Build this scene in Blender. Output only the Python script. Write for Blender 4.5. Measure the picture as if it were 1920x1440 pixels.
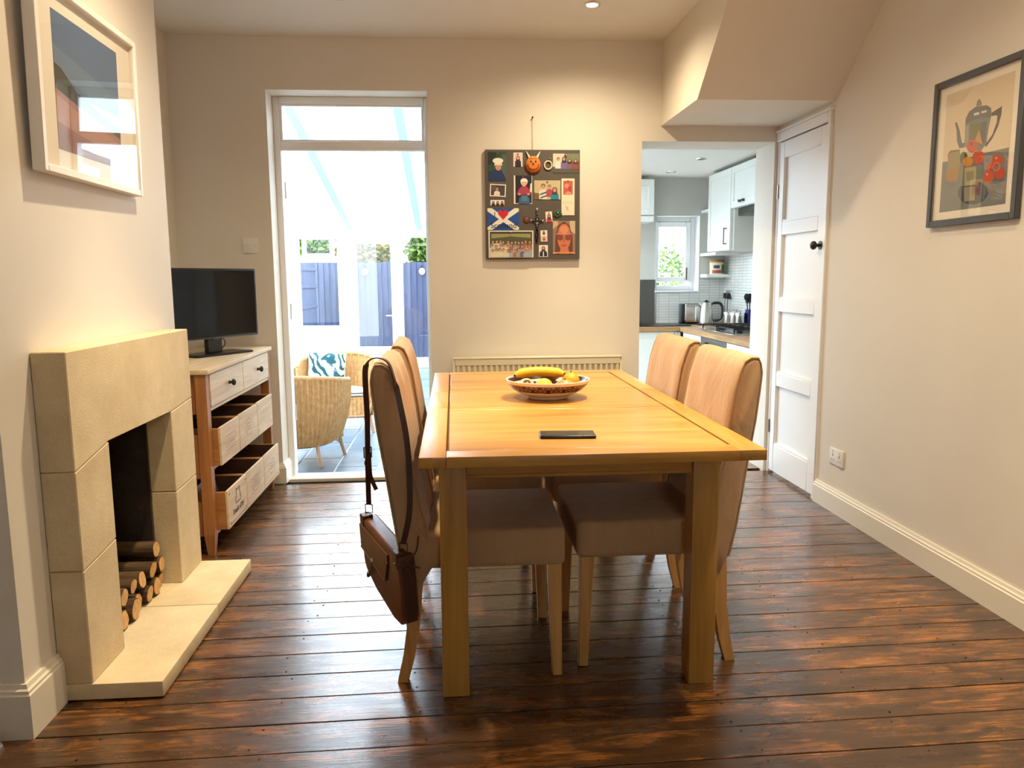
import bpy, bmesh, math, random
from mathutils import Vector, Matrix

for o in list(bpy.data.objects):
    bpy.data.objects.remove(o)
scene = bpy.context.scene
COL = scene.collection
RND = random.Random(11)
PI = math.pi

# ------------------------------------------------------------------ camera
CAM_H = 1.25
FOC = 1455.0
def make_camera():
    d = Vector((850 - 960, 522 - 720, FOC)).normalized()        # room depth axis seen by the lens
    v = Vector((77, 10700, FOC)); v = (v - d * v.dot(d)).normalized()   # plumb line
    x = v.cross(d)
    rows = [x, d, -v]
    def w(c): return Vector([r.dot(Vector(c)) for r in rows])
    right, up, back = w((1, 0, 0)), w((0, -1, 0)), w((0, 0, -1))
    m = Matrix.Identity(4)
    for i in range(3):
        m[i][0], m[i][1], m[i][2] = right[i], up[i], back[i]
    m[2][3] = CAM_H
    cd = bpy.data.cameras.new('camera'); cd.sensor_width = 36; cd.sensor_fit = 'HORIZONTAL'
    cd.lens = FOC / 1920 * 36; cd.clip_start = .05; cd.clip_end = 200
    co = bpy.data.objects.new('camera', cd); co.matrix_world = m
    COL.objects.link(co); scene.camera = co
make_camera()

# ------------------------------------------------------------------ sky, exposure
vs = scene.view_settings
vs.view_transform = 'Standard'; vs.look = 'None'; vs.gamma = 1.0; vs.use_curve_mapping = False
vs.exposure = 0.08
SKY_STRENGTH = 10.0
world = bpy.data.worlds.new('overcast_sky'); scene.world = world; world.use_nodes = True
wn = world.node_tree; wn.nodes.clear()
bg = wn.nodes.new('ShaderNodeBackground'); wo = wn.nodes.new('ShaderNodeOutputWorld')
bg.inputs[0].default_value = (0.82, 0.92, 1.0, 1); bg.inputs[1].default_value = SKY_STRENGTH
wn.links.new(bg.outputs[0], wo.inputs[0])

LAMP_COL = (1.0, 0.82, 0.55)
LAMP_W = 135.0

# ------------------------------------------------------------------ helpers
def lin(c):
    if max(c) > 1.001: c = [k / 255 for k in c[:3]]
    return tuple(k / 12.92 if k <= .04045 else ((k + .055) / 1.055) ** 2.4 for k in c[:3])
def srgb(*c): return lin(c) + (1,)

MATS = {}
class N:
    def __init__(s, name):
        s.m = bpy.data.materials.new(name); s.m.use_nodes = True
        s.t = s.m.node_tree; s.t.nodes.clear()
        s.out = s.t.nodes.new('ShaderNodeOutputMaterial'); MATS[name] = s.m
    def n(s, kind, ins=None, **props):
        k = s.t.nodes.new('ShaderNode' + kind)
        for a, b in props.items(): setattr(k, a, b)
        for a, b in (ins or {}).items():
            if isinstance(b, bpy.types.NodeSocket): s.t.links.new(b, k.inputs[a])
            else: k.inputs[a].default_value = b
        return k
    def ramp(s, fac, stops):
        k = s.n('ValToRGB', {'Fac': fac}); e = k.color_ramp.elements
        while len(e) < len(stops): e.new(.5)
        for i, (p, c) in enumerate(stops): e[i].position = p; e[i].color = tuple(c[:3]) + (1,)
        return k.outputs['Color']
    def mix(s, f, a, b, mode='MIX'):
        k = s.n('MixRGB', {'Fac': f, 'Color1': a, 'Color2': b}, blend_type=mode); return k.outputs[0]
    def bump(s, h, strength=.2, dist=.01):
        return s.n('Bump', {'Height': h, 'Strength': strength, 'Distance': dist}).outputs[0]
    def coords(s, scale=(1, 1, 1), rand=0.0, rot=(0, 0, 0)):
        tc = s.n('TexCoord').outputs['Object']
        if rand:
            oi = s.n('ObjectInfo').outputs['Random']
            r = s.n('VectorMath', {0: tc, 1: s.n('CombineXYZ', {0: s.n('Math', {0: oi, 1: rand}, operation='MULTIPLY').outputs[0],
                 1: s.n('Math', {0: oi, 1: rand * 1.7}, operation='MULTIPLY').outputs[0], 2: s.n('Math', {0: oi, 1: rand * .6}, operation='MULTIPLY').outputs[0]}).outputs[0]}, operation='ADD')
            tc = r.outputs[0]
        mp = s.n('Mapping', {'Vector': tc, 'Scale': scale, 'Rotation': rot})
        return mp.outputs[0]
    def noise(s, vec, scale, detail=4, rough=.55, dist=0.0, out='Fac'):
        return s.n('TexNoise', {'Vector': vec, 'Scale': scale, 'Detail': detail, 'Roughness': rough, 'Distortion': dist}).outputs[out]
    def bsdf(s, col, rough=.5, metal=0, normal=None, **kw):
        ins = {'Base Color': col, 'Roughness': rough, 'Metallic': metal}
        if normal is not None: ins['Normal'] = normal
        ins.update(kw)
        b = s.n('BsdfPrincipled', ins); s.t.links.new(b.outputs[0], s.out.inputs[0]); return b

def flat(name, col, rough=.5, metal=0, **kw):
    k = N(name); k.bsdf(srgb(*col), rough, metal, **kw); return k.m
def paint(name, col, rough=.6, var=.05, bump=.05, scale=45):
    k = N(name); c = k.coords(); nz = k.noise(c, 2.2, 4); c0 = srgb(*col)
    dark = tuple(x * (1 - var) for x in c0[:3]) + (1,)
    k.bsdf(k.ramp(nz, [(.3, dark), (.7, c0)]), rough, 0, k.bump(k.noise(c, scale, 3), bump, .004)); return k.m
def wood(name, dark, mid, light, axis=0, s=1.0, rough=.42, bump=.12, **kw):
    k = N(name); sc = [13 * s, 13 * s, 13 * s]; sc[axis] = 1.1 * s
    c = k.coords(tuple(sc), 7.0)
    a = k.noise(c, 1.0, 6, .6, .9)
    fs = [120 * s] * 3; fs[axis] = 3 * s
    f = k.noise(k.coords(tuple(fs), 7.0), 1.0, 3, .6)
    col = k.ramp(a, [(.28, srgb(*dark)), (.5, srgb(*mid)), (.72, srgb(*light))])
    col = k.mix(.28, col, k.ramp(f, [(.3, (.45, .45, .45)), (.65, (1, 1, 1))]), 'MULTIPLY')
    k.bsdf(col, rough, 0, k.bump(f, bump, .003), **kw); return k.m
def fabric(name, col, var=.12, weave=420, rough=.9, wr=.35):
    k = N(name); c = k.coords(); c0 = srgb(*col)
    d = tuple(x * (1 - var) for x in c0[:3]) + (1,)
    nz = k.noise(k.coords((1, 1, .35), 3), 14, 4, .6, .6)
    fine = k.noise(c, weave, 2)
    h = k.n('Math', {0: nz, 1: k.n('Math', {0: fine, 1: .12}, operation='MULTIPLY').outputs[0]}, operation='ADD').outputs[0]
    k.bsdf(k.ramp(nz, [(.3, d), (.7, c0)]), rough, 0, k.bump(h, wr, .02), **{'Sheen Weight': .25, 'Sheen Roughness': .5}); return k.m
def glass(name, tint=(1, 1, 1), boost=1.0, rough=.0):
    k = N(name)
    fr = k.n('Fresnel', {'IOR': 1.5}).outputs[0]
    f2 = k.n('Math', {0: fr, 1: 1.7 * boost}, operation='MULTIPLY', use_clamp=True).outputs[0]
    front = k.n('Math', {0: 1.0, 1: k.n('NewGeometry').outputs['Backfacing']}, operation='SUBTRACT').outputs[0]
    f2 = k.n('Math', {0: f2, 1: front}, operation='MULTIPLY').outputs[0]
    tr = k.n('BsdfTransparent', {'Color': tuple(tint) + (1,)}).outputs[0]
    gl = k.n('BsdfGlossy', {'Color': (1, 1, 1, 1), 'Roughness': rough}).outputs[0]
    mx = k.n('MixShader', {0: f2, 1: tr, 2: gl}).outputs[0]
    k.t.links.new(mx, k.out.inputs[0]); return k.m
def emit(name, col, strength):
    k = N(name); e = k.n('Emission', {'Color': tuple(col) + (1,), 'Strength': strength})
    k.t.links.new(e.outputs[0], k.out.inputs[0]); return k.m

def wmat(o):
    m = o.matrix_basis.copy()
    while o.parent: o = o.parent; m = o.matrix_basis @ m
    return m

def tag(o, label=None, cat=None, group=None, kind=None):
    if label: o['label'] = label
    if cat: o['category'] = cat
    if group: o['group'] = group
    if kind: o['kind'] = kind
    return o
def thing(name, label, cat, loc=(0, 0, 0), rz=0, group=None, kind=None):
    o = bpy.data.objects.new(name, None); COL.objects.link(o); o.empty_display_size = .05
    o.location = loc; o.rotation_euler = (0, 0, rz)
    return tag(o, label, cat, group, kind)

class MB:
    def __init__(s): s.bm = bmesh.new(); s.col = []
    def _add(s, tb, M=None):
        if M is not None: bmesh.ops.transform(tb, matrix=M, verts=tb.verts)
        me = bpy.data.meshes.new('t'); tb.to_mesh(me); tb.free(); s.bm.from_mesh(me); bpy.data.meshes.remove(me); return s
    def box(s, x0, x1, y0, y1, z0, z1, b=0.0, seg=1, M=None):
        tb = bmesh.new(); bmesh.ops.create_cube(tb, size=1)
        for v in tb.verts: v.co = Vector(((x0 + x1) / 2 + v.co.x * (x1 - x0), (y0 + y1) / 2 + v.co.y * (y1 - y0), (z0 + z1) / 2 + v.co.z * (z1 - z0)))
        if b: bmesh.ops.bevel(tb, geom=list(tb.edges), offset=b, segments=seg, affect='EDGES', profile=.6)
        return s._add(tb, M)
    def hexa(s, bottom, top, b=0.0, seg=1, M=None):
        tb = bmesh.new(); vb = [tb.verts.new(p) for p in bottom]; vt = [tb.verts.new(p) for p in top]; n = len(vb)
        tb.faces.new(vb[::-1]); tb.faces.new(vt)
        for i in range(n): tb.faces.new((vb[i], vb[(i + 1) % n], vt[(i + 1) % n], vt[i]))
        bmesh.ops.recalc_face_normals(tb, faces=tb.faces)
        if b: bmesh.ops.bevel(tb, geom=list(tb.edges), offset=b, segments=seg, affect='EDGES', profile=.6)
        return s._add(tb, M)
    def prism(s, poly, axis, a0, a1, b=0.0, seg=1, M=None):
        """poly of 2-D points in the plane of the two other axes, extruded along axis"""
        def P(p, a):
            return {0: (a, p[0], p[1]), 1: (p[0], a, p[1]), 2: (p[0], p[1], a)}[axis]
        return s.hexa([P(p, a0) for p in poly], [P(p, a1) for p in poly], b, seg, M)
    def cyl(s, p0, p1, r0, r1=None, n=16, cap=True, M=None):
        r1 = r0 if r1 is None else r1
        p0, p1 = Vector(p0), Vector(p1); d = (p1 - p0); q = d.to_track_quat('Z', 'Y')
        tb = bmesh.new()
        bmesh.ops.create_cone(tb, cap_ends=cap, segments=n, radius1=max(r0, 1e-5), radius2=max(r1, 1e-5), depth=d.length)
        bmesh.ops.transform(tb, matrix=Matrix.Translation((p0 + p1) / 2) @ q.to_matrix().to_4x4(), verts=tb.verts)
        return s._add(tb, M)
    def sph(s, c, r, sc=(1, 1, 1), n=16, M=None):
        tb = bmesh.new(); bmesh.ops.create_uvsphere(tb, u_segments=n, v_segments=max(6, n // 2), radius=r)
        for v in tb.verts: v.co = Vector((c[0] + v.co.x * sc[0], c[1] + v.co.y * sc[1], c[2] + v.co.z * sc[2]))
        return s._add(tb, M)
    def lathe(s, prof, c=(0, 0, 0), n=32, M=None):
        tb = bmesh.new(); rings = []
        for r, z in prof:
            if r < 1e-6: rings.append([tb.verts.new((c[0], c[1], c[2] + z))])
            else: rings.append([tb.verts.new((c[0] + r * math.cos(2 * PI * i / n), c[1] + r * math.sin(2 * PI * i / n), c[2] + z)) for i in range(n)])
        for a, b in zip(rings, rings[1:]):
            if len(a) == 1 and len(b) == 1: continue
            for i in range(n):
                j = (i + 1) % n
                if len(a) == 1: tb.faces.new((a[0], b[i], b[j]))
                elif len(b) == 1: tb.faces.new((a[i], a[j], b[0]))
                else: tb.faces.new((a[i], a[j], b[j], b[i]))
        bmesh.ops.recalc_face_normals(tb, faces=tb.faces)
        return s._add(tb, M)
    def tube(s, pts, r, n=8, M=None, flatw=None, wdir=None):
        """round tube, or a flat strap when flatw = (width, thickness) with wdir the width direction"""
        pts = [Vector(p) for p in pts]; tb = bmesh.new(); rings = []; up = None
        rr = r if isinstance(r, (list, tuple)) else [r] * len(pts)
        for i, p in enumerate(pts):
            t = (pts[min(i + 1, len(pts) - 1)] - pts[max(i - 1, 0)]).normalized()
            if flatw:
                wd = Vector(wdir[i] if isinstance(wdir, list) else wdir); a = (wd - t * wd.dot(t)).normalized(); b = t.cross(a)
                w, h = flatw[0] / 2, flatw[1] / 2
                ring = [p + a * w + b * h, p - a * w + b * h, p - a * w - b * h, p + a * w - b * h]
            else:
                if up is None: up = Vector((0, 0, 1)) if abs(t.z) < .9 else Vector((1, 0, 0))
                a = (up - t * up.dot(t)).normalized(); b = t.cross(a); up = a
                ring = [p + (a * math.cos(2 * PI * k / n) + b * math.sin(2 * PI * k / n)) * rr[i] for k in range(n)]
            rings.append([tb.verts.new(q) for q in ring])
        m = len(rings[0])
        for a, b in zip(rings, rings[1:]):
            for k in range(m): tb.faces.new((a[k], a[(k + 1) % m], b[(k + 1) % m], b[k]))
        tb.faces.new(rings[0][::-1]); tb.faces.new(rings[-1])
        bmesh.ops.recalc_face_normals(tb, faces=tb.faces)
        return s._add(tb, M)
    def grid(s, f, nu, nv, M=None, closeu=False):
        tb = bmesh.new(); V = [[tb.verts.new(f(i / nu, j / nv)) for j in range(nv + 1)] for i in range(nu + (0 if closeu else 1))]
        for i in range(nu):
            k = (i + 1) % nu if closeu else i + 1
            for j in range(nv): tb.faces.new((V[i][j], V[k][j], V[k][j + 1], V[i][j + 1]))
        return s._add(tb, M)
    def out(s, name, mat, parent=None, smooth=True, world=False, angle=40, subsurf=0, recenter=True):
        bm = s.bm
        for f in bm.faces: f.smooth = smooth
        if smooth:
            lim = math.radians(angle)
            for e in bm.edges:
                if len(e.link_faces) == 2 and e.calc_face_angle(0) > lim: e.smooth = False
        me = bpy.data.meshes.new(name); bm.to_mesh(me); bm.free()
        o = bpy.data.objects.new(name, me); COL.objects.link(o)
        if mat: me.materials.append(MATS[mat] if isinstance(mat, str) else mat)
        if parent:
            o.parent = parent
            if world: me.transform(wmat(parent).inverted())
        elif recenter and len(me.vertices):
            xs = [v.co for v in me.vertices]
            c = Vector(((min(v.x for v in xs) + max(v.x for v in xs)) / 2, (min(v.y for v in xs) + max(v.y for v in xs)) / 2, min(v.z for v in xs)))
            me.transform(Matrix.Translation(-c)); o.location = c
        if subsurf:
            md = o.modifiers.new('subdivision', 'SUBSURF'); md.levels = md.render_levels = subsurf
        return o

def dup(root, loc, rz, label=None):
    r = root.copy(); COL.objects.link(r); r.location = loc; r.rotation_euler = (0, 0, rz)
    if label: r['label'] = label
    for ch in list(root.children):
        c = ch.copy(); COL.objects.link(c); c.parent = r
        for g in ch.children:
            d = g.copy(); COL.objects.link(d); d.parent = c
    return r
def struct(mb, name, mat, label, cat, **kw):
    return tag(mb.out(name, mat, **kw), label, cat, kind='structure')

def print_mesh(name, polys, w, h, M, parent=None, thick=.0006, step=.00025, matname='print', base=(240, 236, 226)):
    """a printed card: layers of flat ink polygons (0..1 coordinates) over a card of w x h; M places it (x right, y up, z out)"""
    me = bpy.data.meshes.new(name); V = []; F = []; C = []
    def add(pts, z, c):
        i = len(V); V.extend([(p[0] * w, p[1] * h, z) for p in pts]); F.append(list(range(i, i + len(pts)))); C.append(lin(c))
    q = [(0, 0), (1, 0), (1, 1), (0, 1)]
    add(q, thick, base)
    for a, b in ((0, 1), (1, 2), (2, 3), (3, 0)):
        i = len(V); V.extend([(q[a][0] * w, q[a][1] * h, 0), (q[b][0] * w, q[b][1] * h, 0), (q[b][0] * w, q[b][1] * h, thick), (q[a][0] * w, q[a][1] * h, thick)])
        F.append([i, i + 1, i + 2, i + 3]); C.append(lin(base))
    for k, (c, pts) in enumerate(polys):
        pts = [(min(1, max(0, x)), min(1, max(0, y))) for x, y in pts]
        add(pts, thick + step * (1 + k * .25), c)
    me.from_pydata(V, [], F); ca = me.color_attributes.new('ink', 'FLOAT_COLOR', 'CORNER')
    for p, c in zip(me.polygons, C):
        for li in p.loop_indices: ca.data[li].color = tuple(c) + (1,)
    me.transform(M)
    me.update(); o = bpy.data.objects.new(name, me); COL.objects.link(o); me.materials.append(MATS[matname])
    # printed faces all look out of the card
    bm = bmesh.new(); bm.from_mesh(me); out = M.to_3x3() @ Vector((0, 0, 1))
    for f in bm.faces:
        f.normal_update()
        if abs(f.normal.dot(out)) > .9 and f.normal.dot(out) < 0: f.normal_flip()
    bm.to_mesh(me); bm.free()
    if parent:
        o.parent = parent; me.transform(wmat(parent).inverted())
    else:
        c = Vector(((min(v.co.x for v in me.vertices) + max(v.co.x for v in me.vertices)) / 2, (min(v.co.y for v in me.vertices) + max(v.co.y for v in me.vertices)) / 2, min(v.co.z for v in me.vertices)))
        me.transform(Matrix.Translation(-c)); o.location = c
    return o
def oval(x, y, rx, ry, n=16, a0=0, a1=2 * PI):
    full = abs(a1 - a0 - 2 * PI) < 1e-6
    return [(x + rx * math.cos(a0 + (a1 - a0) * i / (n if full else n - 1)), y + ry * math.sin(a0 + (a1 - a0) * i / (n if full else n - 1))) for i in range(n)]
def rect(x0, y0, x1, y1): return [(x0, y0), (x1, y0), (x1, y1), (x0, y1)]
def text_mesh(name, s, size, M, mat, parent, extrude=.0003):
    cu = bpy.data.curves.new(name, 'FONT'); cu.body = s; cu.size = size; cu.extrude = extrude; cu.align_x = 'CENTER'; cu.align_y = 'CENTER'
    t = bpy.data.objects.new(name + '_t', cu); COL.objects.link(t)
    dg = bpy.context.evaluated_depsgraph_get(); me = bpy.data.meshes.new_from_object(t.evaluated_get(dg))
    bpy.data.objects.remove(t); bpy.data.curves.remove(cu)
    me.transform(M); me.name = name; o = bpy.data.objects.new(name, me); COL.objects.link(o)
    me.materials.clear(); me.materials.append(MATS[mat])
    if parent: o.parent = parent; me.transform(wmat(parent).inverted())
    return o
def wall_frame(x, y, z, right, out):
    """matrix placing a print: origin corner, right vector, out normal"""
    r, o = Vector(right), Vector(out); u = o.cross(r)
    return Matrix(((r.x, u.x, o.x, x), (r.y, u.y, o.y, y), (r.z, u.z, o.z, z), (0, 0, 0, 1)))

# ------------------------------------------------------------------ materials
paint('wall_paint', (228, 220, 206), .62, .04, .06)
paint('ceiling_paint', (230, 226, 218), .7, .03, .05)
paint('white_gloss', (244, 244, 243), .32, .02, .02)
paint('cream_gloss', (230, 222, 204), .35, .02, .02)
paint('upvc', (240, 243, 244), .3, .01, .0)
paint('kitchen_wall', (212, 213, 206), .6, .03, .04)
paint('rafter_shaded', (168, 188, 194), .5, .02, .0)  # white upvc rafters toned down to grey-blue, shade put into the paint
paint('kitchen_unit', (232, 236, 230), .4, .01, .0)
paint('cream_enamel', (222, 208, 178), .4, .02, .02)
flat('dark_gap', (14, 10, 8), .9)
def mk_stone():
    k = N('limestone'); c = k.coords((1, 1, 1), 5); a = k.noise(c, 5, 6, .65); f = k.noise(c, 160, 4, .7)
    col = k.ramp(a, [(.3, srgb(204, 182, 142)), (.55, srgb(218, 198, 158)), (.75, srgb(228, 210, 174))])
    col = k.mix(.25, col, k.ramp(f, [(.35, (.7, .66, .58)), (.6, (1, 1, 1))]), 'MULTIPLY')
    h = k.n('Math', {0: k.n('Math', {0: a, 1: .6}, operation='MULTIPLY').outputs[0], 1: f}, operation='ADD').outputs[0]
    k.bsdf(col, .85, 0, k.bump(h, .3, .004))
mk_stone()
def mk_floor():
    k = N('stained_boards')
    a = k.noise(k.coords((1.3, 9, 9), 9), 1.6, 7, .62, .8)
    f = k.noise(k.coords((5, 130, 130), 9), 1.0, 4, .65)
    wear = k.noise(k.coords((2.2, 7, 7), 13), 1.9, 6, .7, .5)
    big = k.noise(k.coords((1.0, 1.0, 1.0), 0), 1.1, 3, .5)
    kn = k.noise(k.coords((4, 10, 10), 21), 1.0, 2, .5, .3)
    col = k.ramp(a, [(.3, srgb(46, 29, 15)), (.5, srgb(72, 47, 25)), (.72, srgb(94, 62, 34))])
    wm = k.n('Math', {0: wear, 1: k.n('Math', {0: big, 1: .35}, operation='MULTIPLY').outputs[0]}, operation='ADD').outputs[0]
    wf = k.ramp(wm, [(.66, (0, 0, 0)), (.82, (1, 1, 1))])
    wf = k.mix(1.0, wf, k.ramp(f, [(.40, (.15, .15, .15)), (.62, (1, 1, 1))]), 'MULTIPLY')
    col = k.mix(wf, col, srgb(166, 104, 46))
    kf = k.ramp(kn, [(.70, (0, 0, 0)), (.76, (1, 1, 1))])
    col = k.mix(kf, col, srgb(34, 20, 12))
    col = k.mix(.35, col, k.ramp(f, [(.3, (.45, .42, .4)), (.62, (1, 1, 1))]), 'MULTIPLY')
    ro = k.ramp(k.noise(k.coords((2, 8, 8), 4), 3, 5, .6), [(.3, (.2,) * 3), (.7, (.36,) * 3)])
    k.bsdf(col, ro, 0, k.bump(k.n('Math', {0: a, 1: f}, operation='ADD').outputs[0], .22, .004), **{'Specular IOR Level': .55, 'Coat Weight': .4, 'Coat Roughness': .16})
mk_floor()
wood('oak_x', (172, 117, 50), (196, 142, 66), (212, 162, 84), 0, 1.0, .34, .08)
wood('oak_y', (172, 117, 50), (196, 142, 66), (212, 162, 84), 1, 1.0, .34, .08)
wood('oak_z', (158, 110, 46), (186, 136, 62), (206, 158, 82), 2, 1.0, .42, .08)
wood('chair_leg', (182, 128, 66), (206, 154, 88), (222, 174, 108), 2, 1.4, .4, .05)
wood('pale_oak_y', (196, 170, 130), (216, 192, 154), (230, 210, 176), 1, 1.2, .5, .1)
wood('pale_oak_x', (190, 160, 118), (210, 184, 142), (226, 204, 166), 0, 1.2, .5, .1)
wood('bleached_x', (206, 190, 164), (224, 210, 188), (236, 226, 208), 0, 1.2, .5, .1)
wood('pine_z', (136, 84, 40), (164, 106, 54), (186, 128, 70), 2, 1.0, .5, .08)
wood('crate_y', (196, 166, 128), (216, 190, 154), (230, 208, 176), 1, 1.6, .6, .1)
wood('crate_x', (150, 96, 48), (178, 120, 64), (200, 142, 84), 0, 1.4, .6, .1)
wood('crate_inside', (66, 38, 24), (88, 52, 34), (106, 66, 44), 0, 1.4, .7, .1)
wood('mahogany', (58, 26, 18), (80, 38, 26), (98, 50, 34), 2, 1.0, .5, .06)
wood('worktop_y', (150, 112, 70), (178, 138, 92), (200, 162, 116), 1, 2.0, .4, .05)
wood('worktop_x', (150, 112, 70), (178, 138, 92), (200, 162, 116), 0, 2.0, .4, .05)
fabric('chair_fabric', (186, 148, 108))
fabric('cushion_white', (232, 226, 214))
flat('black_plastic', (12, 13, 16), .3)
flat('black_satin', (20, 20, 20), .45)
flat('black_gloss', (6, 7, 10), .1, **{'Specular IOR Level': .3})
flat('screen_black', (6, 9, 18), .06, **{'Specular IOR Level': .25})
flat('steel', (190, 188, 184), .26, 1.0)
flat('dark_steel', (92, 90, 88), .35, 1.0)
flat('grey_panel', (104, 104, 104), .35, .6)
flat('chrome', (214, 212, 208), .12, 1.0)
flat('iron', (30, 26, 24), .5, .7)
flat('white_plastic', (232, 230, 222), .35)
flat('socket_hole', (30, 28, 26), .6)
flat('steel_blue', (24, 34, 120), .3)
glass('clear_glass')
k = N('opal_roof')
k.t.links.new(k.n('MixShader', {0: .6, 1: k.n('BsdfTransparent', {'Color': (.97, .99, 1, 1)}).outputs[0], 2: k.n('BsdfTranslucent', {'Color': (.95, .97, 1, 1)}).outputs[0]}).outputs[0], k.out.inputs[0])
k = N('print'); at = k.n('Attribute', attribute_name='ink').outputs['Color']; k.bsdf(at, .45)
k = N('art_print'); at = k.n('Attribute', attribute_name='ink').outputs['Color']; k.bsdf(at, .8)
def mk_leather():
    k = N('leather'); c = k.coords(); a = k.noise(c, 9, 5, .6); v = k.noise(c, 240, 3, .6)
    k.bsdf(k.ramp(a, [(.3, srgb(70, 34, 14)), (.7, srgb(108, 56, 24))]), .42, 0, k.bump(v, .25, .003))
mk_leather()
flat('leather_dark', (66, 34, 20), .45)
def mk_bark():
    k = N('bark'); c = k.coords((3, 26, 26), 5); a = k.noise(c, 2.2, 6, .7)
    k.bsdf(k.ramp(a, [(.3, srgb(48, 34, 20)), (.6, srgb(98, 72, 42)), (.8, srgb(130, 100, 62))]), .9, 0, k.bump(a, .8, .01))
mk_bark()
def mk_cut():
    k = N('cut_wood'); c = k.coords((1, 1, 1), 3); a = k.noise(c, 60, 4, .6)
    k.bsdf(k.ramp(a, [(.3, srgb(188, 140, 84)), (.7, srgb(220, 178, 120))]), .8, 0, k.bump(a, .2, .002))
mk_cut()
def mk_soot():
    k = N('sooty_brick'); c = k.coords(); a = k.noise(c, 5, 6, .7)
    k.bsdf(k.ramp(a, [(.35, srgb(22, 17, 14)), (.62, srgb(52, 40, 32)), (.8, srgb(84, 64, 50))]), .9, 0, k.bump(a, .4, .02))
mk_soot()
# ================================================================== SETTING
YB = 4.787          # face of the back wall
XR = 2.01           # face of the right wall
XC = -1.195         # face of the chimney breast
XA = -1.62          # alcove wall
ZC = 2.642          # ceiling
YF = -1.7           # wall behind the camera
TH = .30            # back wall thickness

# --- floor: planks run across the room, very slightly skewed to the walls
floor = thing('floor', 'dark stained wooden floorboards with worn orange patches', 'floor', kind='structure')
sub = MB().box(XA - .05, XR + .05, YF - .05, YB + .02, -.12, -.022)
sub.box(-1.07, -.138, YB, YB + .24, -.12, -.022).box(1.155, 1.985, YB, YB + TH, -.12, -.022)
sub.out('subfloor', 'dark_gap', floor, smooth=False)
PITCH, SKEW = .1395, .0155
plank = MB().box(-1.85, 1.85, 0, PITCH - .0045, -.022, 0, .0012).out('floor_board', 'stained_boards', floor, smooth=False)
k0 = int((YF - 1.956) / PITCH)
first = True
nail = MB()
for k in range(k0, 30):
    y = 1.956 + PITCH * k
    if y + PITCH > YB + .09 or y < YF - .1: continue
    o = plank if first else plank.copy()
    if not first: COL.objects.link(o)
    first = False
    xc = .2
    o.location = (xc, y + SKEW * (xc + .62), RND.uniform(-.0008, .0008)); o.rotation_euler = (0, 0, math.atan(SKEW))
    for jx in (-1.0, -.55, -.12, .33, .78, 1.22, 1.66):
        for e in (.022, PITCH - .026):
            px = jx + RND.uniform(-.03, .03)
            if RND.random() < .8: nail.cyl((px, y + e + SKEW * (px + .62), -.001), (px, y + e + SKEW * (px + .62), .0009), .0032, n=6)
tag(nail.out('nail_heads', 'dark_gap', floor, smooth=False), kind='stuff')
th = MB().box(-1.068, -.14, YB + .066, YB + .225, -.02, .004, .003)
th.out('threshold_board', 'bleached_x', floor)
MB().box(1.157, 1.983, YB + .05, YB + TH, -.02, .003, .003).out('threshold_board', 'stained_boards', floor)

# --- walls
wb = MB()
for x0, x1, z0, z1 in ((XA - .2, -1.07, -.2, 3.7), (-1.07, -.138, 2.344, 3.7), (-.138, 1.155, -.2, 3.7), (1.155, 1.985, 2.066, 3.7), (1.985, 2.85, -.2, 3.7)):
    wb.box(x0, x1, YB, YB + TH, z0, z1)
struct(wb, 'wall_back', 'wall_paint', 'off white plaster wall with garden doorway and kitchen opening', 'wall', smooth=False)
wr = MB().box(XR, XR + .19, YF, 4.125, -.1, 2.8).box(XR, XR + .19, 4.125, YB, 2.075, 2.8).box(XR + .12, XR + .19, 4.125, YB, -.1, 2.075)
struct(wr, 'wall_right', 'wall_paint', 'warm off white plaster wall beside the cupboard door', 'wall', smooth=False)
wl = MB().box(XA - .2, XA, YF, YB, -.1, 2.8)
struct(wl, 'wall_left', 'wall_paint', 'off white alcove wall behind the wooden sideboard', 'wall', smooth=False)
# wall behind the camera
m = MB()
for x0, x1, z0, z1 in ((XA, .2, -.1, 2.8), (.75, XR, -.1, 2.8), (.2, .75, -.1, 1.1), (.2, .75, 2.15, 2.8)): m.box(x0, x1, YF - .2, YF, z0, z1)
struct(m, 'wall_front', 'wall_paint', 'off white plaster wall at the other end of the room', 'wall', smooth=False)
w0 = thing('added_fill_window', 'small unseen white framed window added behind the camera for fill light', 'window', (.4, YF - .1, 1.15), kind='structure')  # added window out of view, daylight fill for faces turned to the camera
fr = MB()
for x0, x1, z0, z1 in ((.2, .25, 1.1, 2.15), (.70, .75, 1.1, 2.15), (.25, .70, 1.1, 1.15), (.25, .70, 2.1, 2.15)): fr.box(x0, x1, YF - .14, YF - .08, z0, z1, .004)
fr.out('window_frame', 'white_gloss', w0, world=True)
MB().box(.24, .71, YF - .112, YF - .106, 1.14, 2.11).out('pane', 'clear_glass', w0, world=True, smooth=False)
# chimney breast: solid to the sides of and above the firebox
cb = MB().box(XA, XC, 2.10, 2.50, -.1, ZC).box(XA, XC, 3.05, 3.43, -.1, ZC).box(XA, XC, 2.50, 3.05, .76, ZC).box(XA, XC, 2.5, 3.05, -.1, .05)
struct(cb, 'wall_chimney_breast', 'wall_paint', 'warm lit plaster chimney breast above the stone fireplace', 'wall', smooth=False)
cl = MB().box(XA - .2, XR + .19, YF - .2, YB, ZC, ZC + .15)
struct(cl, 'ceiling', 'ceiling_paint', 'pale plaster ceiling with small round downlights', 'ceiling', smooth=False)
st = MB().prism([(YB, 2.156), (4.08, 2.156), (3.473, ZC), (YB, ZC)], 0, 1.27, XR, 0)
struct(st, 'wall_stair_soffit', 'wall_paint', 'plastered sloping underside of the stairs above the kitchen opening', 'wall', smooth=False)

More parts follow.
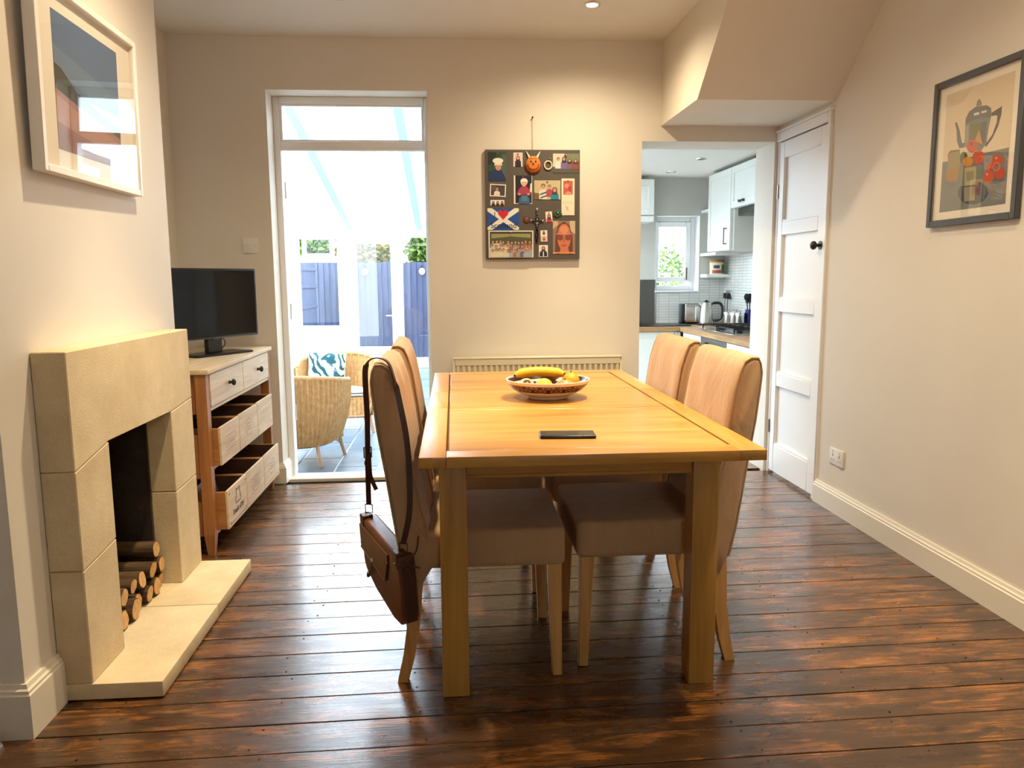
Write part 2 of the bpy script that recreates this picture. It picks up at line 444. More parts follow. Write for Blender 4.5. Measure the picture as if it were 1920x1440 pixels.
# --- skirting boards (profile: distance from wall, height)
def skirt(name, p0, p1, nrm, mat, label, h=.125, d=.021, m0=0, m1=0):
    p0, p1, n = Vector(p0), Vector(p1), Vector(nrm)
    prof = [(0, 0), (d, 0), (d, h - .028), (d - .004, h - .024), (d - .004, h - .016), (d - .010, h - .012), (d - .013, h), (0, h)]
    m = MB()
    t = (p1 - p0).normalized()      # m0, m1: mitred ends
    A = [(p0.x + n.x * a - t.x * a * m0, p0.y + n.y * a - t.y * a * m0, b) for a, b in prof]; B = [(p1.x + n.x * a + t.x * a * m1, p1.y + n.y * a + t.y * a * m1, b) for a, b in prof]
    m.hexa(A, B); return struct(m, name, mat, label, 'skirting board', smooth=False)
skirt('baseboard_right', (XR, YF, 0), (XR, 4.095, 0), (-1, 0, 0), 'cream_gloss', 'long cream skirting board along the right wall')
skirt('baseboard_chimney', (XC, 2.10, 0), (XC, 2.268, 0), (1, 0, 0), 'cream_gloss', 'short cream skirting return beside the hearth', .155, .022, 1, 0)
skirt('baseboard_chimney_side', (XA, 2.10, 0), (XC, 2.10, 0), (0, -1, 0), 'cream_gloss', 'cream skirting on the near side of the chimney breast', .155, .022, 0, 1)
skirt('baseboard_back', (-.138, YB, 0), (1.155, YB, 0), (0, -1, 0), 'cream_gloss', 'cream skirting board behind the radiator')
skirt('baseboard_alcove', (XA, YB, 0), (-1.07, YB, 0), (0, -1, 0), 'cream_gloss', 'short cream skirting between sideboard and garden doorway', m1=1)
skirt('baseboard_reveal', (-1.07, YB, 0), (-1.07, YB + .16, 0), (1, 0, 0), 'white_gloss', 'white skirting inside the garden doorway reveal', m0=1)
skirt('baseboard_front', (XA, YF, 0), (XR, YF, 0), (0, 1, 0), 'cream_gloss', 'cream skirting along the wall at the other end')

# --- garden doorway: timber frame with fixed light above
t1 = thing('trim_1', 'white timber frame of the garden doorway', 'door frame', (-.6, YB + .19, 0), kind='structure')
y0, y1 = YB + .165, YB + .24
m = MB().box(-1.07, -1.032, y0, y1, 0, 2.344, .003); m.out('frame_jamb', 'white_gloss', t1, world=True)
m = MB().box(-.166, -.138, y0, y1, 0, 2.344, .003); m.out('frame_jamb', 'white_gloss', t1, world=True)
MB().box(-1.032, -.166, y0, y1, 2.302, 2.344, .003).out('frame_head', 'white_gloss', t1, world=True)
MB().box(-1.032, -.166, y0, y1, 2.032, 2.082, .003).box(-1.032, -.166, y0 - .008, y0, 2.026, 2.04, .002).out('transom_bar', 'white_gloss', t1, world=True)
w1 = thing('window_1', 'clear fixed glass light above the garden doorway', 'window', (-.6, YB + .2, 2.08), kind='structure')
b = MB()
for x0, x1, z0, z1 in ((-1.032, -1.018, 2.082, 2.302), (-.18, -.166, 2.082, 2.302), (-1.018, -.18, 2.082, 2.094), (-1.018, -.18, 2.290, 2.302)): b.box(x0, x1, y0 + .01, y0 + .035, z0, z1, .002)
b.out('glazing_bead', 'white_gloss', w1, world=True)
MB().box(-1.02, -.178, y0 + .02, y0 + .024, 2.09, 2.295).out('pane', 'clear_glass', w1, world=True, smooth=False)
# the open garden door leaf, swung back into the conservatory
d1 = thing('door_1', 'white glazed garden door standing open against the jamb', 'door', (-1.03, YB + .245, 0), math.radians(103), kind='structure')
m = MB().box(0, .09, 0, .042, .01, 2.02, .003).box(.75, .83, 0, .042, .01, 2.02, .003).box(.09, .75, 0, .042, 1.93, 2.02, .003).box(.09, .75, 0, .042, .01, .55, .003)
m.out('door_leaf', 'white_gloss', d1)
MB().box(.085, .755, .018, .022, .55, 1.93).out('pane', 'clear_glass', d1, smooth=False)
for z in (.35, 1.0, 1.75): MB().box(-.002, .003, .004, .038, z, z + .1, .001).cyl((-.004, 0, z), (-.004, 0, z + .1), .006, n=10).out('hinge', 'white_plastic', d1)

# --- cupboard door under the stairs
t2 = thing('trim_2', 'white architrave around the panelled cupboard door', 'architrave', (XR, 4.45, 0), kind='structure')
MB().box(XR - .016, XR + .01, 4.095, 4.127, 0, 2.115, .004).out('architrave_leg', 'white_gloss', t2, world=True)
MB().box(XR - .016, XR + .01, 4.127, YB, 2.062, 2.115, .004).box(XR - .022, XR + .01, 4.09, YB, 2.115, 2.13, .003).out('architrave_head', 'white_gloss', t2, world=True)
MB().box(XR - .006, XR + .03, 4.757, YB, 0, 2.062, .002).out('architrave_leg', 'white_gloss', t2, world=True)
d2 = thing('door_2', 'white four panelled cupboard door with black knob', 'door', (XR, 4.45, 0), kind='structure')
xa, xb = XR - .004, XR + .034
for ya, yb in ((4.131, 4.215), (4.69, 4.755)): MB().box(xa, xb, ya, yb, .018, 2.055, .003).out('stile', 'white_gloss', d2, world=True)
PZ = [(.19, .568), (.65, 1.032), (1.112, 1.498), (1.578, 1.958)]
zs = [.018] + [v for p in PZ for v in p] + [2.055]
for i in range(0, len(zs), 2): MB().box(xa, xb, 4.215, 4.69, zs[i], zs[i + 1], .003).out('rail', 'white_gloss', d2, world=True)
for a, b_ in PZ:
    m = MB().box(xa + .019, xb, 4.213, 4.692, a - .002, b_ + .002)
    m.prism([(4.215, a), (4.69, a), (4.69, a + .012), (4.215, a + .012)], 0, xa + .004, xa + .019)
    m.out('panel', 'white_gloss', d2, world=True, smooth=False)
kb = MB().cyl((XR - .008, 4.172, 1.415), (XR - .003, 4.172, 1.415), .024, n=20).cyl((XR - .03, 4.172, 1.415), (XR - .008, 4.172, 1.415), .009, n=12).sph((XR - .043, 4.172, 1.415), .024, (.75, 1, 1))
kb.out('knob', 'black_satin', d2, world=True)
for z in (.26, 1.72): MB().box(XR - .007, XR, 4.748, 4.765, z, z + .085, .002).cyl((XR - .009, 4.757, z), (XR - .009, 4.757, z + .085), .005, n=8).out('hinge', 'steel', d2, world=True)

# ================================================================== CONSERVATORY
ZK = -.12; YE = 12.0
cf = thing('floor_conservatory', 'blue grey slate tiles with pale joints in the conservatory', 'floor', kind='structure')
paint('grout', (196, 200, 200), .8, .03, .02)
def mk_slate():
    k = N('slate'); c = k.coords((1, 1, 1), 8); a = k.noise(c, 3, 6, .65, .6); f = k.noise(c, 40, 4)
    k.bsdf(k.ramp(a, [(.3, srgb(66, 84, 98)), (.6, srgb(96, 116, 130)), (.8, srgb(120, 138, 148))]), .3, 0, k.bump(k.n('Math', {0: a, 1: f}, operation='ADD').outputs[0], .25, .006))
mk_slate()
MB().box(-2.6, .75, YB + TH, YE + .2, -.3, ZK - .006).out('grout_bed', 'grout', cf, smooth=False)
tile = None
for i in range(11):
    for j in range(12):
        x = -2.6 + .3 * i - .08 + .005; y = YB + TH + .58 * j + (.29 if i % 2 else 0)
        if tile is None: tile = MB().box(0, .29, 0, .57, -.012, 0, .002).out('slate_tile', 'slate', cf, smooth=False); o = tile
        else: o = tile.copy(); COL.objects.link(o)
        o.location = (x, y, ZK + RND.uniform(-.0012, .0008))
paint('white_render', (236, 240, 242), .6, .02, .05)
m = MB().box(-2.85, -2.6, YB + TH, YE, -.3, 2.35)
struct(m, 'wall_conservatory_left', 'white_render', 'white rendered side wall of the conservatory', 'wall', smooth=False)
m = MB().box(.7, .8, YB + TH, 5.15, -.3, 3.0).box(.7, .8, 7.4, YE, -.3, 3.0).box(.7, .8, 5.15, 7.4, 2.1, 3.0)  # unseen side opening added to pass conservatory daylight into the kitchen
struct(m, 'wall_conservatory_right', 'white_render', 'white wall between the conservatory and the kitchen', 'wall', smooth=False)
# roof: falls from the house to the garden
def roof_z(y): return 3.50 + (2.06 - 3.50) * (y - 5.087) / (YE - 5.087)
rf = thing('roof_conservatory', 'sloping glazed conservatory roof with white rafters', 'roof', (-.9, 8.5, 2.5), kind='structure')
ang = math.atan2(2.06 - 3.5, YE - 5.087)
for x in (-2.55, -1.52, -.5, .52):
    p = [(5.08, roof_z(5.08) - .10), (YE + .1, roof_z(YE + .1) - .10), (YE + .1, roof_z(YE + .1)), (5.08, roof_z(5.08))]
    MB().prism(p, 0, x - .05, x + .05, .004).out('rafter', 'rafter_shaded', rf, world=True, smooth=False)
for xa_, xb_ in ((-2.52, -1.55), (-1.49, -.53), (-.47, .49), (.55, .8), (-2.85, -2.58)):
    p = [(5.08, roof_z(5.08) - .012), (YE + .15, roof_z(YE + .15) - .012), (YE + .15, roof_z(YE + .15)), (5.08, roof_z(5.08))]
    MB().prism(p, 0, xa_, xb_).out('roof_pane', 'opal_roof', rf, world=True, smooth=False)
m = MB().box(-2.85, .8, YE - .04, YE + .08, 1.90, 2.06, .006).box(-2.85, .8, YE - .055, YE - .04, 1.97, 2.05, .003)
struct(m, 'trim_3', 'upvc', 'white eaves beam along the glazed garden front', 'beam')
def upvc_frame(parent, x0, x1, z0, z1, bar, y=YE, d=.06, name='window_frame'):
    m = MB().box(x0, x0 + bar, y, y + d, z0, z1, .006).box(x1 - bar, x1, y, y + d, z0, z1, .006).box(x0 + bar, x1 - bar, y, y + d, z1 - bar, z1, .006).box(x0 + bar, x1 - bar, y, y + d, z0, z0 + bar, .006)
    return m.out(name, 'upvc', parent, world=True)
def pane(parent, x0, x1, z0, z1, y=YE + .03, mat='clear_glass'):
    return MB().box(x0, x1, y, y + .006, z0, z1).out('pane', mat, parent, world=True, smooth=False)
w2 = thing('window_2', 'white window with small top light left of the garden door', 'window', (-2.0, YE, ZK), kind='structure')
upvc_frame(w2, -2.6, -1.58, .50, 1.90, .05)
MB().box(-2.55, -2.30, YE, YE + .06, .55, 1.85, .004).box(-1.74, -1.63, YE, YE + .06, .55, 1.85, .004).out('mullion', 'upvc', w2, world=True)
MB().box(-2.30, -1.74, YE, YE + .06, 1.50, 1.59, .006).out('transom_bar', 'upvc', w2, world=True)
upvc_frame(w2, -2.255, -1.785, 1.575, 1.90, .06, YE - .02, .07, 'top_sash')
pane(w2, -2.2, -1.84, 1.63, 1.85); pane(w2, -2.3, -1.74, .6, 1.5)
MB().box(-2.04, -2.0, YE - .05, YE - .02, 1.585, 1.60, .003).out('catch', 'white_plastic', w2, world=True)
m = MB().box(-2.6, -1.58, YE + .005, YE + .06, ZK, .5, .004)
for x0, x1 in ((-2.5, -2.08), (-2.06, -1.66)): m.box(x0, x1, YE - .006, YE + .005, .0, .44, .005)
m.out('lower_panel', 'upvc', w2, world=True)
d3 = thing('door_3', 'white glazed door to the garden with lever handle', 'door', (-1.2, YE, ZK), kind='structure')
upvc_frame(d3, -1.58, -.80, ZK, 1.90, .05, YE, .07, 'door_frame')
upvc_frame(d3, -1.54, -.85, ZK + .03, 1.86, .09, YE - .02, .07, 'door_leaf')
MB().box(-1.46, -.94, YE - .015, YE + .045, ZK + .12, .22, .006).out('kick_panel', 'upvc', d3, world=True)
pane(d3, -1.46, -.94, .22, 1.78)
MB().box(-.93, -.895, YE - .028, YE - .02, .52, .78, .004).box(-1.03, -.9, YE - .06, YE - .045, .685, .705, .005).cyl((-.91, YE - .05, .695), (-.91, YE - .02, .695), .008, n=10).out('lever_handle', 'white_plastic', d3, world=True)
w3 = thing('window_3', 'tall white side light right of the garden door', 'window', (-.3, YE, ZK), kind='structure')
upvc_frame(w3, -.80, .10, ZK, 1.90, .035); pane(w3, -.77, .07, -.02, 1.87)
MB().box(-.765, .065, YE - .005, YE + .06, ZK + .03, -.02, .004).out('sill_bar', 'upvc', w3, world=True)
upvc_frame(w3, .10, .7, ZK, 1.90, .05); pane(w3, .14, .66, -.02, 1.87)

# ================================================================== KITCHEN SHELL
ZF = -.10; YK = 7.5; XK = 2.65; ZKC = 2.18
def mk_tile():
    k = N('mosaic_splashback'); c = k.n('TexCoord').outputs['Object']
    br = k.n('TexBrick', {'Vector': k.n('Mapping', {'Vector': c, 'Rotation': (PI / 2, 0, 0)}).outputs[0], 'Color1': srgb(228, 230, 226), 'Color2': srgb(218, 222, 218), 'Mortar': srgb(176, 176, 170),
             'Scale': 1.0, 'Mortar Size': .0018, 'Brick Width': .10, 'Row Height': .026}, offset=.0)
    k.bsdf(br.outputs['Color'], .22, 0, k.bump(k.n('Math', {0: 1.0, 1: br.outputs['Fac']}, operation='SUBTRACT').outputs[0], .3, .002))
    k = N('mosaic_splashback_side'); c = k.n('TexCoord').outputs['Object']
    sw = k.n('SeparateXYZ', {0: c}).outputs; cv = k.n('CombineXYZ', {0: sw[1], 1: sw[2], 2: 0.0}).outputs[0]
    br = k.n('TexBrick', {'Vector': cv, 'Color1': srgb(228, 230, 226), 'Color2': srgb(218, 222, 218), 'Mortar': srgb(176, 176, 170), 'Scale': 1.0, 'Mortar Size': .0018, 'Brick Width': .10, 'Row Height': .026}, offset=.0)
    k.bsdf(br.outputs['Color'], .22, 0, k.bump(k.n('Math', {0: 1.0, 1: br.outputs['Fac']}, operation='SUBTRACT').outputs[0], .3, .002))
mk_tile()
paint('kitchen_floor', (214, 212, 204), .4, .05, .02)
struct(MB().box(.7, XK + .1, YB + TH, YK + .1, -.3, ZF), 'floor_kitchen', 'kitchen_floor', 'pale grey kitchen floor below the step', 'floor', smooth=False)
m = MB(); RL = ((.84, 1.22, 5.25, 6.12), (.84, 1.46, 6.30, 7.25))
for x0, x1, y0_, y1_ in ((.7, .84, YB + TH, YK + .25), (1.46, XK + .2, YB + TH, YK + .25), (.84, 1.46, YB + TH, 5.25), (1.22, 1.46, 5.25, 6.12), (.84, 1.46, 6.12, 6.30), (.84, 1.46, 7.25, YK + .25)): m.box(x0, x1, y0_, y1_, ZKC, ZKC + .12)
struct(m, 'ceiling_kitchen', 'ceiling_paint', 'white kitchen ceiling with two dark downlights', 'ceiling', smooth=False)
wr_ = thing('added_rooflights', 'unseen white framed rooflights added to brighten the kitchen', 'window', (1.08, 6.3, ZKC), kind='structure')  # rooflights added out of view to bring more daylight onto the units
for x0, x1, y0_, y1_ in RL:
    m = MB().box(x0, x0 + .03, y0_, y1_, ZKC + .02, ZKC + .16, .004).box(x1 - .03, x1, y0_, y1_, ZKC + .02, ZKC + .16, .004).box(x0 + .03, x1 - .03, y0_, y0_ + .03, ZKC + .02, ZKC + .16, .004).box(x0 + .03, x1 - .03, y1_ - .03, y1_, ZKC + .02, ZKC + .16, .004)
    m.out('window_frame', 'upvc', wr_, world=True)
    MB().box(x0 + .025, x1 - .025, y0_ + .025, y1_ - .025, ZKC + .10, ZKC + .106).out('pane', 'clear_glass', wr_, world=True, smooth=False)
WX0, WX1, WZ0, WZ1 = 1.957, 2.392, 1.10, 1.835
m = MB()
for x0, x1, z0, z1 in ((.7, WX0, -.3, ZKC), (WX1, XK + .2, -.3, ZKC), (WX0, WX1, -.3, WZ0), (WX0, WX1, WZ1, ZKC)): m.box(x0, x1, YK, YK + .25, z0, z1)
struct(m, 'wall_kitchen_back', 'kitchen_wall', 'grey painted kitchen wall around the small window', 'wall', smooth=False)
struct(MB().box(XK, XK + .2, YB + TH, YK, -.3, ZKC), 'wall_kitchen_right', 'kitchen_wall', 'grey painted kitchen wall behind the hob', 'wall', smooth=False)
m = MB()
m.box(1.965, WX0, YK - .006, YK, .8, 1.228).box(WX0, WX1, YK - .006, YK, .8, WZ0).box(WX1, XK, YK - .006, YK, .8, 1.228)
struct(m, 'trim_4', 'mosaic_splashback', 'small pale mosaic tiles below the kitchen window', 'tiles', smooth=False, recenter=False)
struct(MB().box(XK - .006, XK, 5.2, YK - .006, .8, 1.46), 'trim_5', 'mosaic_splashback_side', 'small pale mosaic tiles behind the hob', 'tiles', smooth=False, recenter=False)
w5 = thing('window_4', 'small white casement kitchen window with reveal', 'window', (2.17, YK + .15, 1.1), kind='structure')
m = MB()
e = .004
m.box(WX0, WX0 + e, YK - .003, YK + .2, WZ0, WZ1).box(WX1 - e, WX1, YK - .003, YK + .2, WZ0, WZ1).box(WX0, WX1, YK - .003, YK + .2, WZ1 - e, WZ1).box(WX0 - .005, WX1 + .005, YK - .02, YK + .2, WZ0, WZ0 + .015, .003)
m.out('reveal_lining', 'white_gloss', w5, world=True, smooth=False)
upvc_frame(w5, WX0, WX1, WZ0 + .015, WZ1, .05, YK + .15, .05)
upvc_frame(w5, WX0 + .02, WX1 - .05, WZ0 + .10, WZ1 - .05, .05, YK + .13, .06, 'casement_sash')
pane(w5, WX0 + .07, WX1 - .1, WZ0 + .15, WZ1 - .1, YK + .16)
MB().box(WX1 - .09, WX1 - .08, YK + .115, YK + .13, 1.22, 1.34, .002).out('window_handle', 'dark_steel', w5, world=True)

# ================================================================== GARDEN
paint('patio', (170, 168, 160), .9, .2, .2)
struct(MB().box(-9, 9, YE + .2, 30, -.4, -.2), 'ground_garden', 'patio', 'pale garden patio beyond the conservatory', 'ground', smooth=False)
wood('fence_paint', (44, 52, 78), (56, 66, 96), (70, 82, 112), 2, .7, .7, .1)
def fence(name, label, x0, y0, dx, dy, n, ztop, rails):
    f = thing(name, label, 'fence', (x0, y0, -.2)); L = math.hypot(dx, dy); f.rotation_euler = (0, 0, math.atan2(dy, dx))
    bd = None
    for i in range(n):
        if bd is None: bd = MB().hexa([(0, -.004, 0), (.110, -.026, 0), (.110, .012, 0), (0, .008, 0)], [(0, -.004, ztop), (.110, -.026, ztop), (.110, .012, ztop), (0, .008, ztop)]).out('fence_board', 'fence_paint', f, smooth=False); o = bd
        else: o = bd.copy(); COL.objects.link(o)
        o.location = (i * .105, 0, RND.uniform(-.012, .012)); 
    for z in rails: MB().box(0, n * .105, -.045, -.012, z, z + .05, .003).out('fence_rail', 'fence_paint', f)
fence('garden_fence', 'slate blue close boarded fence at the end of the garden', -3.1, 14.5, 1, 0, 48, 1.75, ())
fence('garden_fence', 'slate blue fence with exposed rails along the garden side', -2.62, 12.2, .06, 1, 20, 1.75, (.25, .6, .95, 1.3, 1.6))
for nm, c1, c2, c3 in (('leaf_green', (40, 66, 22), (74, 104, 34), (120, 142, 54)), ('leaf_autumn', (66, 78, 30), (110, 112, 48), (150, 96, 48)), ('leaf_yellow', (220, 190, 40), (240, 215, 70), (250, 230, 120))):
    k = N(nm); a = k.noise(k.coords(), 9, 3)
    k.bsdf(k.ramp(a, [(.3, srgb(*c1)), (.5, srgb(*c2)), (.7, srgb(*c3))]), .6)
def shrub(name, label, c, rx, ry, rz, n, mat, size=.05):
    t = thing(name, label, 'shrub', (c[0], c[1], -.2)); bm = MB()
    V = []; F = []
    for i in range(n):
        u, v, w = RND.gauss(0, 1), RND.gauss(0, 1), RND.gauss(0, 1); l = math.sqrt(u * u + v * v + w * w); r = RND.uniform(.55, 1.0) * (1 + .18 * math.sin(5 * u) * math.cos(4 * w))
        p = Vector((u / l * rx * r, v / l * ry * r, c[2] + .2 + w / l * rz * r))
        a = Vector((RND.gauss(0, 1), RND.gauss(0, 1), RND.gauss(0, .7))).normalized(); b = a.cross(Vector((RND.gauss(0, 1), RND.gauss(0, 1), RND.gauss(0, 1)))).normalized()
        s = size * RND.uniform(.6, 1.3); i0 = len(V)
        V += [p - a * s, p + b * s * .5, p + a * s, p - b * s * .5]; F.append((i0, i0 + 1, i0 + 2, i0 + 3))
    me = bpy.data.meshes.new('foliage'); me.from_pydata(V, [], F); o = bpy.data.objects.new('foliage', me); COL.objects.link(o); o.parent = t; me.materials.append(MATS[mat]); o['kind'] = 'stuff'
    m = MB()
    for i in range(5):
        a = i * 1.3; m.tube([(.04 * math.cos(a), .04 * math.sin(a), 0), (.12 * math.cos(a), .12 * math.sin(a), c[2] * .6), (rx * .5 * math.cos(a), ry * .5 * math.sin(a), c[2] + .2)], [.02, .015, .006], 6)
    m.out('stem', 'bark', t)
shrub('garden_shrub', 'bright green leafy shrub rising above the fence', (-.36, 15.3, 1.7), .52, .4, .8, 7000, 'leaf_green', .06)
shrub('garden_shrub', 'loose autumn tinted shrub seen through the garden door', (-1.74, 15.4, 1.6), .56, .4, .75, 7000, 'leaf_autumn', .06)
shrub('garden_shrub', 'tall green shrub beyond the side fence', (-2.95, 15.8, 1.7), .62, .4, .85, 6000, 'leaf_green', .06)
shrub('garden_shrub', 'feathery green bush outside the kitchen window', (2.55, 9.4, 1.25), .35, .35, .42, 900, 'leaf_green', .035)
shrub('flowering_shrub', 'yellow flowering bush outside the kitchen window', (2.86, 8.85, 1.45), .10, .10, .13, 260, 'leaf_yellow', .035)
for i, (x, lab) in enumerate(((-1.6, 'white festoon bulb hanging over the fence behind the garden door'), (-.57, 'white festoon bulb hanging over the fence behind the tall side light'))):
    t = thing('festoon_bulb', lab, 'bulb', (x, 14.42, 1.38), group='festoon bulbs on the fence')
    MB().sph((0, 0, .0), .055, (1, 1, 1.15)).out('bulb', 'white_plastic', t); MB().cyl((0, 0, .06), (0, 0, .11), .022, n=10).cyl((0, 0, .11), (0, .0, .135), .005, n=6).cyl((0, 0, .135), (0, .0545, .135), .004, n=6).out('bulb_holder', 'black_plastic', t)
# ================================================================== DOWNLIGHTS
emit('bulb_glow', (1.0, .80, .52), 30.0)
def downlight(x, y, z, label, on=True, group='ceiling downlights', watts=None):
    t = thing('downlight', label, 'light', (x, y, z), group=group)
    MB().lathe([(.030, -.001), (.030, -.007), (.034, -.0085), (.043, -.006), (.044, 0), (.030, 0)], n=28).out('trim_ring', 'chrome', t)
    MB().lathe([(0, -.004), (.018, -.005), (.0295, -.003), (.0295, 0), (0, 0)], n=24).out('bulb', 'bulb_glow' if on else 'dark_steel', t)
    if on:
        # a reflector bulb: a tight beam and a weak wide spill around it
        for nm, w, size, blend in (('downlight_beam', 1.0, 60, .8), ('downlight_spill', .62, 158, 1.0)):
            ld = bpy.data.lights.new(nm, 'SPOT'); ld.energy = (watts or LAMP_W) * w; ld.color = LAMP_COL; ld.spot_size = math.radians(size); ld.spot_blend = blend; ld.shadow_soft_size = .028
            lo = bpy.data.objects.new(nm, ld); COL.objects.link(lo); lo.parent = t; lo.location = (0, 0, -.014)
downlight(.735, 4.17, ZC, 'glowing downlight above the pin board end of the table')
downlight(-.544, 4.13, ZC, 'switched off downlight in front of the garden doorway', False)
downlight(.68, 2.75, ZC, 'glowing downlight over the middle of the dining table')
downlight(-.58, 2.75, ZC, 'glowing downlight in front of the stone fireplace')
downlight(1.30, 1.98, ZC, 'glowing downlight near the right wall in front of the table', watts=LAMP_W * .8)
downlight(1.982, 6.23, ZKC, 'dark downlight in the kitchen ceiling beside the hob cabinet', False, 'kitchen downlights')
downlight(1.954, 6.985, ZKC, 'dark downlight in the kitchen ceiling near the window', False, 'kitchen downlights')
# ================================================================== FIREPLACE
fp = thing('fireplace', 'cream limestone fireplace surround with raised hearth', 'fireplace', (-1.12, 2.78, 0))
FX = -1.097; FY0, FY1 = 2.27, 3.29; OY0, OY1 = 2.50, 3.05; OZ = .748; FT = 1.052; HZ = .055
g = .0012
def stone(x0, x1, y0, y1, z0, z1, nm='stone_block'): return MB().box(x0 + g, x1 - g, y0 + g, y1 - g, z0 + g, z1 - g, .003).out(nm, 'limestone', fp, world=True, smooth=False)
MB().prism([(FY0, FT), (FY0, OZ - .045), (OY0, OZ), (OY1, OZ), (FY1, OZ + .02), (FY1, FT)], 0, XC + .001, FX, .003).out('lintel', 'limestone', fp, world=True, smooth=False)
MB().prism([(FY0, OZ - .047), (FY0, .405), (OY0, .43), (OY0, OZ - .002)], 0, XC + .001, FX, .003).out('stone_block', 'limestone', fp, world=True, smooth=False)
MB().prism([(FY0, .403), (FY0, HZ), (OY0, HZ), (OY0, .428)], 0, XC + .001, FX, .003).out('stone_block', 'limestone', fp, world=True, smooth=False)
MB().prism([(OY1, OZ - .002), (OY1, .43), (FY1, .44), (FY1, OZ + .018)], 0, XC + .001, FX, .003).out('stone_block', 'limestone', fp, world=True, smooth=False)
MB().prism([(OY1, .428), (OY1, HZ), (FY1, HZ), (FY1, .438)], 0, XC + .001, FX, .003).out('stone_block', 'limestone', fp, world=True, smooth=False)
def hearth(y0, y1):
    m = MB(); tb = bmesh.new()
    m.box(XC + .001, -.893, y0, y1, .004, HZ, .006, 2)
    m.out('hearth_slab', 'limestone', fp, world=True)
hearth(FY0 - .003, 2.828); hearth(2.830, FY1 + .008)
MB().box(XC - .05, -.9, FY0 + .012, FY1, -.0, .0035).out('mortar_bed', 'dark_gap', fp, world=True, smooth=False)
m = MB()
m.box(-1.56, -1.545, OY0, OY1, .05, .75)
for y in (OY0, OY1): m.box(-1.55, XC + .0008, y - .0 if y == OY0 else y - .012, y + .012 if y == OY0 else y, .05, .76)
m.box(-1.55, XC + .0008, OY0, OY1, .745, .76)
struct(m, 'wall_firebox', 'sooty_brick', 'dark sooty lining of the fireplace opening', 'firebox', smooth=False)
struct(MB().box(-1.55, XC - .002, OY0 + .012, OY1 - .012, .05, HZ), 'floor_firebox', 'sooty_brick', 'dark sooty floor of the fireplace opening', 'firebox', smooth=False)

# logs: y, z of the cut end, radius, length, yaw, pitch, x of the end
LOGS = [(3.004, .088, .031, .30, 0, 0, -1.165, 'split log at the foot of the far jamb, under the stack'), (2.931, .093, .035, .30, -1, 0, -1.150, 'fat log on the hearth second from the far jamb'),
        (2.860, .091, .033, .28, 1, 0, -1.150, 'stubby log on the hearth in the middle of the bottom row'), (2.790, .091, .033, .3, 0, 0, -1.165, 'dark shadowed log on the hearth at the middle of the pile'),
        (2.712, .097, .039, .26, 1, 0, -1.142, 'large round log with slanted cut on the hearth'), (2.630, .093, .035, .30, -1, 0, -1.150, 'log on the hearth closest to the near jamb'),
        (3.003, .154, .031, .34, 0, 0, -1.155, 'second log up against the far jamb'), (2.918, .163, .032, .32, -2, 0, -1.155, 'mossy log bridging the second row'),
        (2.826, .160, .034, .30, 2, 0, -1.160, 'rough split log in the second row with a pale edge'), (2.748, .166, .029, .30, -1, 0, -1.160, 'thin log in the second row above the slanted cut'),
        (2.650, .164, .033, .30, 1, 0, -1.152, 'small pale round log stacked by the near jamb'), (2.985, .219, .031, .30, -2, 0, -1.165, 'topmost log lying across the stack')]
for (y, z, r, L, yaw, pt, x, lab) in LOGS:
    z = z + .0
    t = thing('firewood_log', lab, 'log', (x, y, z), math.radians(yaw), group='logs stacked in the fireplace')
    rr = random.Random(int(y * 1000 + z * 100)); n = 14; off = [rr.uniform(.86, 1.04) for _ in range(n)]
    slope = rr.uniform(-.18, .18)
    def ring(xx, s=1.0): return [(xx + slope * r * math.sin(2 * PI * i / n), r * s * off[i] * math.cos(2 * PI * i / n), r * s * off[i] * math.sin(2 * PI * i / n)) for i in range(n)]
    MB().hexa(ring(-L), ring(0)).out('bark', 'bark', t, angle=50)
    MB().hexa(ring(-.001, .93), ring(.0012, .93)).out('cut_end', 'cut_wood', t, smooth=False)

# ================================================================== DINING TABLE
TZ = .78
tb_ = thing('dining_table', 'honey oak extending dining table with square legs', 'table', (.37, 2.96, 0))
TX0, TX1, TY0, TY1 = -.1005, .849, 2.02, 3.90; T = .030
IX0, IX1 = -.027, .774
def board(x0, x1, y0, y1, mat, nm, b=.003): return MB().box(x0, x1, y0, y1, TZ - T, TZ, b, 2).out(nm, mat, tb_, world=True)
Y1a, Y1b = 2.815, 3.225      # leaf joints
gp = .0012
for xa_, xb_ in ((TX0, IX0), (IX1, TX1)):
    for ya, yb in ((TY0, Y1a), (Y1a, Y1b), (Y1b, TY1)): board(xa_, xb_ - gp if xa_ == TX0 else xb_, ya + .0008, yb - .0008, 'oak_y', 'side_board')
board(IX0, IX1, TY0, TY0 + .080, 'oak_x', 'end_board'); board(IX0, IX1, TY1 - .080, TY1, 'oak_x', 'end_board')
for ya, yb, nb in ((TY0 + .084, Y1a - .056, 5), (Y1a - .052, Y1a - .0018, 1), (Y1a + .0018, Y1b - .0018, 3), (Y1b + .0018, Y1b + .054, 1), (Y1b + .058, TY1 - .084, 5)):
    w = (yb - ya) / nb
    MBp = MB().box(IX0 + .005, IX1 - .005, ya, yb, TZ - T + .002, TZ - .001, .003, 1); MBp.out('top_panel', 'oak_x', tb_, world=True)
MB().box(IX0 - .01, IX1 + .01, TY0 + .03, TY1 - .03, TZ - T - .004, TZ - T + .003).out('top_core', 'oak_x', tb_, world=True, smooth=False)
ZU = TZ - T
LEG = [(-.052, 2.197, .080), (.704, 2.208, .080), (-.052, 3.66, .08), (.704, 3.66, .08)]
for x, y, s in LEG: MB().box(x, x + s, y, y + s, 0, ZU - .004, .004, 2).out('leg', 'oak_z', tb_, world=True)
